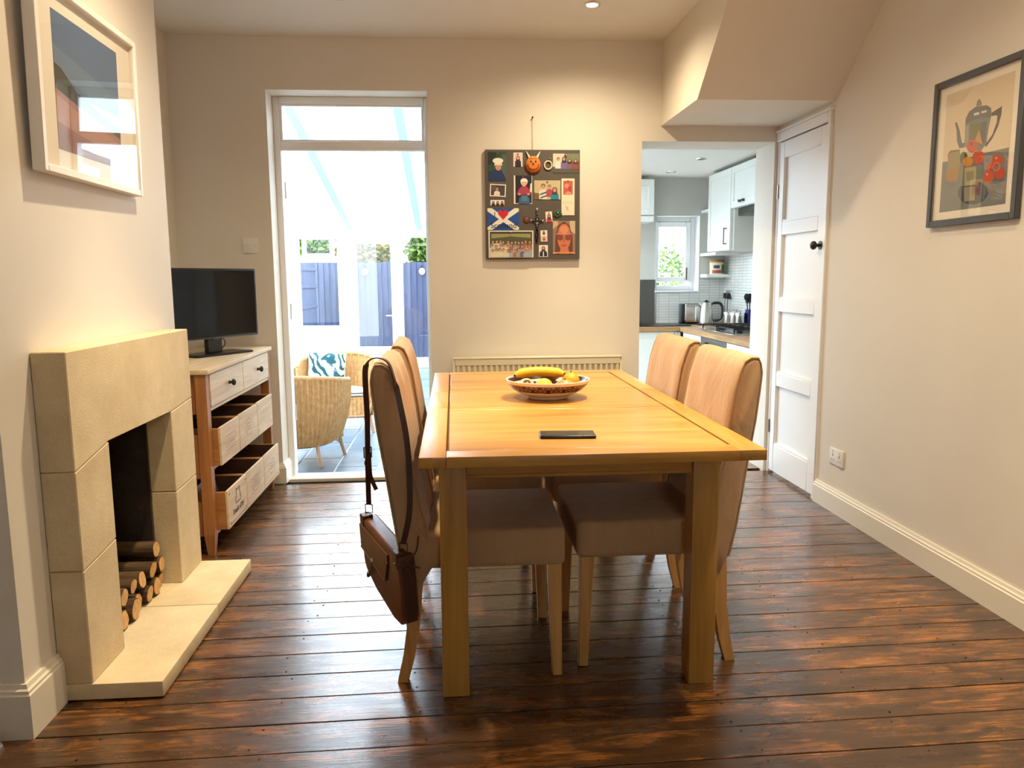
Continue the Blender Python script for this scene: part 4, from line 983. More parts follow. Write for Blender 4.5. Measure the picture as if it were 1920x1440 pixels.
photo('photograph of three children against a cream wall', 550, 630, 795, 805, [((196, 180, 144), rect(0, 0, 1, 1)), ((120, 90, 56), [(.0, 0), (.3, 0), (.28, .3), (0, .36)])] + fig(.34, .68, .075, SK, (52, 36, 32), (214, 214, 206), 1.4) + [((60, 96, 78), [(.22, .3), (.46, .42), (.46, .34), (.22, .22)]), ((60, 96, 78), [(.24, .12), (.47, .24), (.47, .17), (.25, .05)])] + fig(.58, .66, .06, SK, (100, 62, 44), (176, 72, 78), 1.4) + fig(.78, .5, .075, SK, (66, 56, 56), (40, 132, 160), 1.4, True), pin=True)
photo('white bookmark card with a red picture and faint handwriting', 805, 612, 928, 950, [((196, 92, 78), rect(.14, .56, .86, .94)), ((222, 140, 118), oval(.4, .8, .18, .06)), ((226, 150, 120), [(.2, .58), (.5, .66), (.8, .6), (.8, .57)]), ((176, 66, 58), oval(.62, .72, .12, .08))] + [((150, 140, 120), [(.14 + .16 * i, .36 + .03 * (i % 2)), (.17 + .16 * i, .40), (.15 + .16 * i, .30), (.13 + .16 * i, .31)]) for i in range(5)] + [((150, 140, 120), [(.34 + .1 * i, .26 - .05 * i), (.38 + .1 * i, .28 - .04 * i), (.42 + .1 * i, .14 - .02 * i), (.40 + .1 * i, .13 - .02 * i)]) for i in range(2)], 0, (236, 224, 196), 'card', 'bookmark')
fl_ = photo('blue and white saltire postcard reading I love Scotland', 112, 885, 405, 1085, [((22, 74, 154), rect(0, 0, 1, 1)), ((232, 226, 212), [(0, .98), (.0, .86), (.86, 0), (1, 0), (1, .12), (.14, 1), (.02, 1)]), ((232, 226, 212), [(1, .98), (1, .86), (.14, 0), (0, 0), (0, .12), (.86, 1), (.98, 1)]),
      ((198, 34, 50), [(.5, .46), (.34, .72), (.335, .84), (.38, .92), (.44, .93), (.5, .86), (.56, .93), (.62, .92), (.665, .84), (.66, .72)])], 0, cat='postcard', name='postcard')
flat('ink_black', (20, 18, 24), .5)
WF = wall_frame(0, 0, 0, (1, 0, 0), (0, -1, 0))
text_mesh('lettering', 'I', .042, Matrix.Translation((bx(180), YP - .0035, bz(945))) @ WF, 'ink_black', fl_)
text_mesh('lettering', 'Scotland', .046, Matrix.Translation((bx(262), YP - .0035, bz(1046))) @ WF, 'ink_black', fl_)
t = thing('badge', 'small round reddish brown badge on the pin board', 'badge', (bx(477), YP, bz(1022)), group='keepsakes on the pin board')
flat('badge_brown', (120, 58, 40), .4); flat('badge_rim', (84, 44, 34), .4)
MB().cyl((bx(477), YP, bz(993)), (bx(477), YP - .006, bz(993)), .021, .018, 24).out('badge_rim', 'badge_rim', t, world=True); MB().sph((bx(477), YP - .005, bz(993)), .015, (1, .25, 1), 16).out('badge_face', 'badge_brown', t, world=True)
t = thing('metal_cross', 'dark silver decorative cross with pale tips', 'ornament', (bx(575), YP, bz(1210)), group='keepsakes on the pin board')
m = MB()
m.box(bx(566), bx(584), YP - .009, YP - .002, bz(1080), bz(905), .002).box(bx(525), bx(625), YP - .009, YP - .002, bz(1010), bz(990), .002)
for (x, y, r) in ((575, 1000, .013), (545, 1000, .008), (605, 1000, .008), (575, 945, .008), (575, 1050, .009), (560, 975, .006), (590, 975, .006), (560, 1025, .006), (590, 1025, .006)): m.sph((bx(x), YP - .007, bz(y)), r, (1, .5, 1), 10)
m.out('cross_body', 'dark_steel', t, world=True)
m = MB()
for (x, y) in ((575, 898), (520, 998), (630, 1002), (575, 1025)): m.sph((bx(x), YP - .007, bz(y)), .0075, (1, .5, 1.3 if y < 950 else 1), 10)
m.out('tip', 'steel', t, world=True)
MB().tube([(bx(572), YP - .005, bz(1075)), (bx(562), YP - .005, bz(1130)), (bx(568), YP - .005, bz(1205))], .003, 6).tube([(bx(580), YP - .005, bz(1075)), (bx(584), YP - .005, bz(1130)), (bx(574), YP - .005, bz(1210))], .003, 6).out('tassel', 'iron', t, world=True)
photo('small portrait photograph of a person in a red top', 657, 917, 718, 1013, [((236, 222, 214), rect(.04, .04, .96, .96))] + fig(.5, .58, .2, SK, (52, 34, 32), (196, 52, 60), .64, True), -4)
t = thing('leaf_brooch', 'dark green leafy brooch with a pale centre', 'brooch', (bx(768), YP, bz(975)), group='keepsakes on the pin board')
flat('brooch_green', (40, 72, 40), .5)
m = MB()
for i in range(7): a = i * 2 * PI / 7; m.sph((bx(768) + .016 * math.cos(a), YP - .004, bz(938) + .014 * math.sin(a)), .0125, (1, .35, .8), 10)
m.out('leaf', 'brooch_green', t, world=True); MB().sph((bx(770), YP - .009, bz(930)), .006, n=10).out('centre', 'steel', t, world=True)
photo('large close up photograph of a face wearing sunglasses', 725, 1003, 935, 1312, [((148, 116, 96), rect(0, 0, 1, 1)), ((206, 170, 128), [(.0, .75), (.25, .9), (.2, 1), (0, 1)]), ((200, 180, 150), [(.78, .7), (1, .6), (1, 1), (.75, 1)]), ((96, 58, 42), [(.08, 0), (.12, .6), (.25, .88), (.5, .98), (.74, .86), (.88, .55), (.9, 0)]), ((196, 112, 78), oval(.5, .52, .31, .40, 22)), ((196, 112, 78), [(.3, 0), (.34, .2), (.68, .2), (.74, 0)]), ((216, 138, 100), oval(.5, .74, .2, .12)), ((126, 68, 52), [(.14, .60), (.46, .57), (.45, .45), (.34, .40), (.2, .44)]), ((126, 68, 52), [(.54, .57), (.86, .6), (.82, .44), (.68, .40), (.55, .45)]), ((206, 150, 120), [(.12, .60), (.88, .6), (.88, .62), (.12, .62)]), ((170, 84, 66), oval(.5, .26, .13, .035)), ((180, 98, 70), [(.46, .5), (.54, .5), (.57, .36), (.43, .36)]), ((206, 140, 84), [(0, 0), (.3, .02), (.7, .02), (1, 0), (1, .06), (0, .06)])])
crowd = [((80, 84, 52), rect(.01, .02, .99, .98)), ((150, 150, 96), [(.05, .72), (.5, .8), (.95, .74), (.95, .9), (.05, .9)]), ((48, 46, 34), rect(.03, .02, .97, .12)), ((60, 58, 46), [(.05, .9), (.95, .92), (.95, .98), (.05, .98)])]
rc = random.Random(5)
for row, (yy, sz) in enumerate(((.58, .028), (.42, .030), (.26, .030))):
    for i in range(11):
        x = .08 + .085 * i + rc.uniform(-.015, .015); left = x < .48
        crowd += fig(x, yy + rc.uniform(-.03, .03), sz, (196, 150, 120), (60, 46, 36), (214, 208, 184) if left else rc.choice([(140, 160, 160), (176, 110, 84), (196, 186, 160), (120, 90, 110), (150, 170, 190)]), 1.65)[:3]
photo('wide white bordered photograph of a large group of people', 120, 1092, 540, 1345, [((236, 232, 220), rect(0, 0, 1, 1))] + [(c, [(.015 + .97 * min(1, max(0, x)), .02 + .96 * min(1, max(0, y))) for x, y in p]) for c, p in crowd])
photo('pair of tiny portrait photographs above the suit portrait', 608, 1090, 672, 1195, [((236, 226, 214), rect(0, .5, 1, 1))] + fig(.5, .82, .14, SK, (90, 50, 40), (150, 66, 60), .6, True)[1:] + [((228, 190, 170), rect(0, .0, 1, .47))] + fig(.5, .3, .14, SK, (120, 60, 44), (176, 96, 80), .6, True)[1:], -2)
photo('small portrait photograph of a person in a dark suit', 592, 1228, 677, 1338, [((228, 216, 204), rect(.04, .04, .96, .96)), ((34, 30, 32), [(.08, .04), (.1, .4), (.35, .55), (.65, .55), (.9, .4), (.92, .04)]), ((206, 206, 214), [(.44, .04), (.44, .5), (.56, .5), (.58, .04)])] + fig(.5, .74, .15, SK, (48, 34, 30), (34, 30, 32), .77, True)[1:], pin=False)

# ================================================================== PICTURES
def picture(t, W, H, M, fw, fd, fmat, mat_w, base_col, art, frame_col_name):
    """frame outer W x H in the local plane of M (x right, y up, z out)"""
    for x0, x1, y0, y1 in ((0, fw, 0, H), (W - fw, W, 0, H), (fw, W - fw, 0, fw), (fw, W - fw, H - fw, H)):
        MB().box(x0, x1, y0, y1, 0, fd, .002, M=M).out('frame_bar', fmat, t, world=True)
    MB().box(fw * .6, W - fw * .6, fw * .6, H - fw * .6, .002, fd * .42, M=M).out('mount', base_col, t, world=True, smooth=False)
    aw, ah = W - 2 * mat_w[0], H - mat_w[1] - mat_w[2]
    print_mesh('art_print', art, aw, ah, M @ Matrix.Translation((mat_w[0], mat_w[1], fd * .42)), t, thick=.0008, step=.00006, matname='art_print', base=art[0][0])
    MB().box(fw * .6, W - fw * .6, fw * .6, H - fw * .6, fd - .007, fd - .0045, M=M).out('glass_pane', 'clear_glass', t, world=True, smooth=False)
flat('mount_white', (232, 224, 208), .8); flat('frame_white', (236, 230, 218), .4); flat('frame_grey', (74, 74, 74), .45); 
t = thing('framed_picture', 'white framed landscape print on the chimney breast', 'picture', (XC, 2.72, 1.56))
art = [((74, 104, 140), rect(0, 0, 1, 1)), ((94, 120, 148), [(0, .75), (1, .6), (1, .45), (0, .55)]), ((150, 104, 92), rect(0, 0, 1, .45)), ((52, 50, 40), [(0, .62), (.1, .60), (.3, .48), (.6, .42), (1, .34), (1, .26), (.6, .33), (.3, .38), (0, .44)]), ((172, 128, 112), [(0, .40), (.3, .33), (.7, .28), (1, .2), (1, 0), (0, 0)]), ((140, 100, 92), [(0, .2), (.5, .14), (1, .1), (1, 0), (0, 0)])]
HANG = Matrix.Translation((XC + .0012, 3.085, 1.563)) @ Matrix.Rotation(math.radians(1.0), 4, 'Z') @ Matrix.Rotation(math.radians(1.0), 4, 'Y') @ Matrix.Translation((0, -.737, 0)) @ wall_frame(0, 0, 0, (0, 1, 0), (1, 0, 0))   # hangs a little proud at the top and near edge
picture(t, .737, .552, HANG, .022, .036, 'frame_white', (.135, .08, .072), 'mount_white', art, None)
t = thing('framed_picture', 'grey framed still life of coffee pot and fruit on the right wall', 'picture', (XR, 2.93, 1.44))
STILL = [((214, 196, 166), rect(0, 0, 1, 1)),
((118,122,122),[(0.001,0.437),(0.315,0.422),(0.663,0.431),(0.992,0.429),(1.0,-0.0),(0.0,-0.0)]),
((70,78,88),[(0.756,0.111),(0.734,0.068),(0.664,0.038),(0.56,0.027),(0.447,0.04),(0.351,0.073),(0.295,0.119),(0.29,0.168),(0.338,0.207),(0.428,0.226),(0.538,0.223),(0.645,0.198),(0.724,0.157)]),
((110,115,120),[(0.082,0.26),(0.267,0.272),(0.262,0.221),(0.171,0.194),(0.097,0.212)]),
((92,100,108),[(0.964,0.197),(0.951,0.179),(0.912,0.166),(0.855,0.163),(0.793,0.17),(0.74,0.186),(0.709,0.207),(0.706,0.228),(0.733,0.244),(0.783,0.252),(0.844,0.249),(0.903,0.237),(0.946,0.218)]),
((105,110,110),[(0.33,0.752),(0.379,0.801),(0.478,0.825),(0.641,0.807),(0.705,0.773),(0.716,0.718),(0.691,0.634),(0.675,0.505),(0.599,0.447),(0.346,0.521)]),
((88,86,90),[(0.334,0.705),(0.339,0.762),(0.389,0.803),(0.478,0.825),(0.641,0.807),(0.705,0.773),(0.716,0.718),(0.71,0.697),(0.57,0.722),(0.448,0.723)]),
((205,205,200),[(0.453,0.776),(0.534,0.773),(0.538,0.752),(0.459,0.755)]),
((205,205,200),[(0.564,0.772),(0.641,0.77),(0.643,0.752),(0.57,0.754)]),
((135,140,130),[(0.346,0.692),(0.39,0.697),(0.404,0.514),(0.35,0.521)]),
((100,98,62),[(0.411,0.689),(0.512,0.691),(0.575,0.671),(0.579,0.538),(0.426,0.534)]),
((78,80,82),[(0.574,0.682),(0.655,0.682),(0.653,0.518),(0.595,0.492)]),
((125,115,115),[(0.482,0.827),(0.494,0.867),(0.523,0.879),(0.556,0.851),(0.567,0.819)]),
((95,100,106),[(0.163,0.742),(0.192,0.752),(0.25,0.671),(0.281,0.598),(0.302,0.555),(0.343,0.556),(0.346,0.516),(0.264,0.52),(0.217,0.584),(0.199,0.679)]),
((70,66,66),[(0.714,0.734),(0.829,0.756),(0.858,0.764),(0.856,0.698),(0.825,0.616),(0.754,0.528),(0.668,0.472),(0.656,0.496),(0.75,0.561),(0.801,0.652),(0.799,0.701),(0.754,0.707),(0.721,0.706)]),
((185,135,62),[(0.549,0.63),(0.496,0.548),(0.624,0.499)]),
((150,135,95),[(0.078,0.496),(0.121,0.52),(0.275,0.509),(0.294,0.425),(0.285,0.299),(0.259,0.244),(0.081,0.266),(0.094,0.412)]),
((120,100,70),[(0.078,0.496),(0.121,0.52),(0.275,0.509),(0.266,0.497),(0.143,0.5)]),
((165,122,76),[(0.074,0.349),(0.279,0.363),(0.278,0.271),(0.176,0.246),(0.077,0.267)]),
((75,85,45),[(0.407,0.423),(0.402,0.4),(0.384,0.384),(0.357,0.378),(0.327,0.384),(0.301,0.401),(0.285,0.425),(0.283,0.45),(0.295,0.47),(0.318,0.481),(0.347,0.481),(0.376,0.469),(0.397,0.448)]),
((190,66,32),[(0.551,0.5),(0.543,0.476),(0.518,0.46),(0.48,0.455),(0.438,0.463),(0.402,0.482),(0.38,0.507),(0.378,0.534),(0.395,0.555),(0.428,0.565),(0.468,0.563),(0.508,0.549),(0.538,0.526)]),
((196,78,40),[(0.665,0.398),(0.657,0.374),(0.63,0.357),(0.59,0.351),(0.546,0.359),(0.508,0.378),(0.486,0.404),(0.483,0.431),(0.501,0.453),(0.535,0.464),(0.578,0.462),(0.62,0.448),(0.651,0.425)]),
((150,40,25),[(0.476,0.528),(0.474,0.52),(0.465,0.515),(0.452,0.513),(0.439,0.516),(0.427,0.522),(0.419,0.531),(0.419,0.539),(0.424,0.546),(0.435,0.55),(0.449,0.549),(0.462,0.545),(0.472,0.537)]),
((208,140,48),[(0.491,0.383),(0.484,0.365),(0.461,0.353),(0.426,0.35),(0.388,0.356),(0.356,0.37),(0.337,0.389),(0.335,0.409),(0.35,0.425),(0.38,0.433),(0.418,0.431),(0.454,0.42),(0.48,0.403)]),
((192,78,40),[(0.929,0.343),(0.922,0.323),(0.899,0.309),(0.864,0.305),(0.826,0.311),(0.794,0.326),(0.774,0.347),(0.771,0.369),(0.786,0.387),(0.816,0.396),(0.853,0.395),(0.89,0.384),(0.917,0.365)]),
((185,68,34),[(0.823,0.3),(0.817,0.283),(0.797,0.272),(0.768,0.268),(0.736,0.273),(0.709,0.285),(0.692,0.303),(0.69,0.321),(0.703,0.335),(0.728,0.343),(0.759,0.342),(0.79,0.333),(0.813,0.318)]),
((196,82,44),[(0.819,0.225),(0.813,0.203),(0.79,0.188),(0.755,0.183),(0.717,0.188),(0.684,0.204),(0.664,0.226),(0.661,0.249),(0.676,0.268),(0.706,0.279),(0.744,0.278),(0.78,0.267),(0.807,0.248)]),
((190,72,38),[(0.967,0.237),(0.961,0.216),(0.939,0.201),(0.907,0.196),(0.87,0.201),(0.839,0.217),(0.82,0.238),(0.817,0.261),(0.831,0.28),(0.859,0.29),(0.895,0.29),(0.929,0.279),(0.955,0.26)]),
((225,150,110),[(0.847,0.367),(0.846,0.363),(0.841,0.361),(0.834,0.36),(0.826,0.361),(0.819,0.364),(0.815,0.368),(0.814,0.372),(0.817,0.376),(0.824,0.377),(0.832,0.377),(0.839,0.375),(0.845,0.371)]),
((225,150,110),[(0.733,0.253),(0.732,0.249),(0.727,0.245),(0.719,0.244),(0.711,0.245),(0.704,0.249),(0.7,0.254),(0.7,0.259),(0.703,0.263),(0.709,0.266),(0.717,0.266),(0.725,0.263),(0.73,0.259)]),
((125,128,102),[(0.29,0.362),(0.628,0.342),(0.617,0.214),(0.587,0.183),(0.337,0.197)]),
((176,170,138),[(0.374,0.345),(0.55,0.336),(0.555,0.191),(0.389,0.193)]),
((150,140,110),[(0.404,0.311),(0.52,0.304),(0.524,0.227),(0.412,0.231)]),
((142,138,118),[(0.38,0.183),(0.557,0.177),(0.563,0.063),(0.402,0.064)])]
picture(t, .522, .578, wall_frame(XR - .001, 3.186, 1.446, (0, -1, 0), (-1, 0, 0)), .026, .024, 'frame_grey', (.068, .058, .058), 'mount_white', STILL, None)

# ================================================================== SWITCH AND SOCKET
t = thing('light_switch', 'white single light switch on the wall above the television', 'switch', (-1.197, YB, 1.408))
MB().box(-1.240, -1.154, YB - .009, YB, 1.408, 1.494, .003, 2).out('switch_plate', 'white_plastic', t, world=True)
MB().box(-1.207, -1.187, YB - .013, YB - .008, 1.433, 1.469, .002).out('rocker', 'white_plastic', t, world=True)
MB().sph((-1.228, YB - .009, 1.451), .003, n=8).sph((-1.166, YB - .009, 1.451), .003, n=8).out('screw', 'steel', t, world=True)
t = thing('wall_socket', 'white double plug socket low on the right wall', 'socket', (XR, 3.873, .256))
MB().box(XR - .010, XR, 3.800, 3.946, .256, .342, .003, 2).out('socket_plate', 'white_plastic', t, world=True)
for yc in (3.838, 3.908):
    MB().box(XR - .0105, XR - .0095, yc - .003, yc + .003, .299, .312).box(XR - .0105, XR - .0095, yc - .014, yc - .008, .279, .283).box(XR - .0105, XR - .0095, yc + .008, yc + .014, .279, .283).out('pin_hole', 'socket_hole', t, world=True, smooth=False)
    MB().box(XR - .013, XR - .009, yc - .006 + (.018 if yc > 3.87 else -.018) * .0, yc + .006, .318, .334, .0015).out('rocker', 'white_plastic', t, world=True)
# ================================================================== SIDEBOARD
SXF, SXB, SY0, SY1, STZ = -1.10, -1.60, 3.50, 4.70, .857
sb = thing('sideboard', 'pale oak sideboard with two drawers and open crate shelves', 'sideboard', (-1.35, 4.1, 0))
MB().box(SXB, SXF + .012, SY0 - .008, SY1 + .008, STZ - .022, STZ, .004, 2).out('top', 'pale_oak_y', sb, world=True)
def tleg(x, y):
    h = .024
    MB().hexa([(x - h * .6, y - h * .6, 0), (x + h * .6, y - h * .6, 0), (x + h * .6, y + h * .6, 0), (x - h * .6, y + h * .6, 0)], [(x - h, y - h, .10), (x + h, y - h, .10), (x + h, y + h, .10), (x - h, y + h, .10)]).box(x - h, x + h, y - h, y + h, .10, STZ - .022).out('leg', 'pine_z', sb, world=True, smooth=False)
for x in (SXF - .026, SXB + .026):
    for y in (SY0 + .024, SY1 - .024): tleg(x, y)
for y in (SY0 + .012, SY1 - .030):
    MB().box(SXB + .05, SXF - .05, y, y + .018, .655, STZ - .022).out('side_panel', 'pine_z', sb, world=True, smooth=False)
    MB().box(SXB + .05, SXF - .05, y, y + .018, .36, .56).out('side_rail', 'pine_z', sb, world=True, smooth=False)
    MB().box(SXB + .05, SXF - .05, y, y + .018, .09, .25).out('side_rail', 'pine_z', sb, world=True, smooth=False)
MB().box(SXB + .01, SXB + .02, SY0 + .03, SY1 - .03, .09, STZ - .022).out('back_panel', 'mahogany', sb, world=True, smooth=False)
for z in (.088, .392, .662): MB().box(SXB + .02, SXF - .004, SY0 + .03, SY1 - .03, z, z + .016, .002).out('shelf', 'pale_oak_y', sb, world=True)
for ya, yb in ((SY0 + .05, 4.096), (4.100, SY1 - .05)):
    yc = (ya + yb) / 2
    dr = MB().box(SXF - .018, SXF + .001, ya + .001, yb - .001, .681, STZ - .026, .002).out('drawer_front', 'pale_oak_y', sb, world=True)
    kx = SXF + .001
    MB().cyl((kx, yc + .02, .757), (kx + .014, yc + .02, .757), .009, .006, 14).sph((kx + .023, yc + .02, .757), .0165, (.65, 1, 1), 16).out('knob', 'black_satin', dr, world=True)
flat('stamp_ink', (120, 108, 104), .8); flat('stamp_faint', (168, 148, 128), .8)
def crate(label, ya, yb, z0, z1, xf, marks):
    t = thing('wine_crate', label, 'crate', (xf - .2, (ya + yb) / 2, z0), group='wooden crates in the sideboard'); xb = xf - .40; w = .011
    MB().box(xf - w, xf, ya, yb, z0, z1, .0015).out('front_board', 'crate_y', t, world=True)
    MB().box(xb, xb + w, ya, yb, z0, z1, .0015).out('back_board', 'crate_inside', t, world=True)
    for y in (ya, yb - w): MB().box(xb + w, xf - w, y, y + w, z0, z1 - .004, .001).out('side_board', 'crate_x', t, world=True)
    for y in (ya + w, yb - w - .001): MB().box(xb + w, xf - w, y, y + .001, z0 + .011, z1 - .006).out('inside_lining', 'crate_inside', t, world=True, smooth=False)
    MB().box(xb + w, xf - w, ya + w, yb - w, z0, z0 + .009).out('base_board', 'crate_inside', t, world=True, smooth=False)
    # faded stamp printed on the front: unreadable rows and an emblem
    m = MB(); H = z1 - z0; W = yb - ya
    def q(u0, v0, u1, v1, sk=0): m.hexa([(xf - .0002, ya + W * u0, z0 + H * v0), (xf - .0002, ya + W * u1, z0 + H * (v0 + sk)), (xf - .0002, ya + W * u1, z0 + H * (v1 + sk)), (xf - .0002, ya + W * u0, z0 + H * v1)],
                                         [(xf + .0004, ya + W * u0, z0 + H * v0), (xf + .0004, ya + W * u1, z0 + H * (v0 + sk)), (xf + .0004, ya + W * u1, z0 + H * (v1 + sk)), (xf + .0004, ya + W * u0, z0 + H * v1)])
    r = random.Random(int(ya * 100 + z0 * 1000))
    for kind in marks:
        if kind == 'emblem':
            for i in range(4): q(.36 + .02 * i, .52 + .09 * i, .40 + .02 * i, .60 + .09 * i); q(.62 - .02 * i, .52 + .09 * i, .66 - .02 * i, .60 + .09 * i)
            q(.38, .47, .64, .51); q(.40, .82, .62, .85)
        if kind == 'script':
            u = .22
            while u < .8: d_ = r.uniform(.012, .03); hh = r.uniform(.1, .17); q(u, .24, u + d_, .24 + hh); q(u, .24 + hh * r.random(), u + d_ * 2, .26 + hh * .5); u += d_ + r.uniform(.012, .03)
        if kind == 'rows':
            for v in (.28, .36, .44, .66):
                u = .25
                while u < .75: d_ = r.uniform(.02, .06); q(u, v, u + d_, v + .025); u += d_ + .015
        if kind == 'oval':
            for i in range(16): a = 2 * PI * i / 16; q(.5 + .2 * math.cos(a) - .012, .5 + .22 * math.sin(a) - .02, .5 + .2 * math.cos(a) + .012, .5 + .22 * math.sin(a) + .02)
            for v in (.42, .5, .58): q(.38, v, .62, v + .03)
        if kind == 'base': 
            u = .06
            while u < .94: d_ = r.uniform(.02, .05); q(u, .07, u + d_, .095); u += d_ + .012
        if kind == 'corners':
            for u in (.05, .9): q(u, .86, u + .05, .9); q(u, .12, u + .05, .15)
    if marks: tag(m.out('stamp', 'stamp_ink' if 'emblem' in marks else 'stamp_faint', t, world=True, smooth=False), kind='stuff')
    return t
C1 = [3.556, 3.868, 4.226, 4.565]; C2 = [3.556, 3.886, 4.246, 4.60]
crate('upper row crate with a faint stamp, beside the near leg', C1[0], C1[1] - .006, .409, .585, -1.068, ('rows',))
crate('middle crate of the upper row with pale blurred emblem', C1[1], C1[2] - .006, .409, .588, -1.068, ('oval',))
crate('upper row crate with plain golden front, beside the far leg', C1[2], C1[3], .409, .592, -1.068, ('corners',))
crate('lower row crate stamped with a castle emblem and script', C2[0], C2[1] - .006, .106, .288, -1.052, ('emblem', 'script', 'base', 'corners'))
crate('middle crate of the lower row with stamped rows of text', C2[1], C2[2] - .006, .106, .289, -1.052, ('rows', 'oval'))
crate('lower row crate with a dark oval stamp, beside the far leg', C2[2], C2[3], .106, .291, -1.052, ('oval', 'base'))
flat('paper_white', (220, 218, 206), .8); flat('cover_green', (96, 108, 92), .6); flat('cover_slate', (70, 78, 84), .6)
for i, (x, c, lab, a) in enumerate(((-1.16, 'cover_slate', 'dark slate magazine standing in the castle stamped crate', 14), (-1.185, 'paper_white', 'white booklet leaning in the castle stamped crate', 20), (-1.24, 'cover_green', 'grey green magazine leaning at the back of the castle stamped crate', 26))):
    t = thing('magazine', lab, 'magazine', (x, 3.715, .118), group='magazines in the castle stamped crate')
    M = Matrix.Rotation(math.radians(-a), 4, 'Y')
    MB().box(-.004, .004, -.125, .125, 0, .165, .001, M=M).out('pages', 'paper_white', t); MB().box(.0042, .0052, -.126, .126, 0, .166, M=M).out('cover', c, t, smooth=False)

# ================================================================== TELEVISION
tv_r, tv_l = Vector((-1.118, 4.50, 0)), Vector((-1.43, 3.965, 0))
dx = (tv_r - tv_l).normalized(); ang_tv = math.atan2(dx.y, dx.x); c = (tv_l + tv_r) / 2; WT = (tv_r - tv_l).length
t = thing('television', 'small black flat screen television on the sideboard', 'television', (c.x, c.y, STZ), ang_tv)
MB().box(-WT / 2, WT / 2, -.012, .03, .085, .455, .006, 2).box(-WT * .3, WT * .3, .03, .06, .12, .40, .01).out('tv_casing', 'black_plastic', t)
MB().box(-WT / 2 + .013, WT / 2 - .013, -.0135, -.011, .100, .443).out('screen', 'screen_black', t, smooth=False)
MB().box(-WT / 2 + .004, WT / 2 - .004, -.014, -.010, .086, .092, .001).out('bezel_strip', 'dark_steel', t)
MB().box(-.022, .022, -.0145, -.012, .078, .0855, .001).out('maker_badge', 'dark_steel', t)
MB().box(-.19, .19, -.085, .085, 0, .012, .005, 2).out('stand_base', 'black_plastic', t); MB().box(-.05, .05, -.005, .025, .01, .10, .004).out('stand_neck', 'black_plastic', t)
t2_ = MB().tube(smooth_path([Vector((.06, .04, .10)), Vector((.12, .05, .06)), Vector((.10, .06, .02)), Vector((.02, .075, .016))]), .003, 6); t2_.out('cable', 'black_plastic', t)

# ================================================================== CASTOR BY THE SKIRTING
t = thing('castor', 'dark metal furniture castor on the floor by the skirting', 'castor', (-1.235, 1.955, 0))
m = MB().cyl((0, -.012, .036), (0, .012, .036), .036, n=28); m.out('wheel', 'iron', t)
MB().cyl((0, -.0135, .036), (0, .0135, .036), .018, n=20).out('hub', 'dark_steel', t)
m = MB(); m.tube([(.046 * math.cos(a), 0, .036 + .046 * math.sin(a)) for a in [PI * i / 12 for i in range(13)]], .006, flatw=(.03, .004), wdir=Vector((0, 1, 0))); m.out('guard', 'steel', t)
MB().cyl((0, 0, .08), (0, 0, .14), .008, n=12).out('stem', 'steel', t)

# ================================================================== WICKER CHAIRS
def mk_wicker():
    k = N('wicker'); c = k.coords(); a = k.noise(c, 30, 4)
    k.bsdf(k.ramp(a, [(.3, srgb(180, 136, 84)), (.6, srgb(204, 160, 104)), (.8, srgb(220, 182, 130))]), .6, 0, k.bump(k.noise(c, 220, 2), .3, .003))
mk_wicker()
wood('rattan', (150, 112, 82), (178, 138, 104), (196, 158, 122), 2, 3, .5, .05)
wk = thing('wicker_chair', 'woven wicker tub chair seen from behind in the doorway', 'armchair', (-1.20, 5.92, ZK), math.radians(82), group='wicker tub chairs in the conservatory')
# plan: half circle back (towards -x) with straight arms running to +x; front faces +x
RB, AL = .30, .20
tot = PI * RB + 2 * AL
def plan(u):
    s = u * tot
    if s < AL: return Vector((AL - s, -RB)), Vector((0, -1))
    if s > tot - AL: return Vector((s - (tot - AL), RB)), Vector((0, 1))
    a = (s - AL) / RB; return Vector((-RB * math.sin(a), -RB * math.cos(a))), Vector((-math.sin(a), -math.cos(a)))
def rim(u): return .60 + .075 * math.sin(PI * u) ** 1.5
NU, NV = 400, 44; RIBS = 40
def shell(u, v, off):
    p, n = plan(u); zt = rim(u); z = .15 + (zt - .15) * v
    bulge = .045 * math.sin(PI * min(v * .95, 1)) + .055 * v ** 2 - .03 * (1 - v)
    weave = .0075 * math.cos(2 * PI * RIBS * u) + .002 * math.cos(PI * RIBS * u * 2 + PI * (int(v * NV) % 2)) * (1 if off > 0 else .6)
    q = p + n * (bulge + off + (weave if off >= 0 else -weave)); return Vector((q.x, q.y, z))
m = MB(); m.grid(lambda u, v: shell(u, v, .0), NU, NV); m.out('woven_outside', 'wicker', wk, angle=80)
m = MB(); m.grid(lambda u, v: shell(u, v, -.022), 200, 30); m.out('woven_inside', 'wicker', wk, angle=80)
m = MB(); m.tube([shell(i / 60, 1, -.011) + Vector((0, 0, .0)) for i in range(61)], .019, 8); m.out('rim_roll', 'wicker', wk)
for u in (0, 1):
    m = MB(); m.tube([shell(u, i / 12, -.011) for i in range(13)], .017, 8); m.out('arm_front', 'wicker', wk)
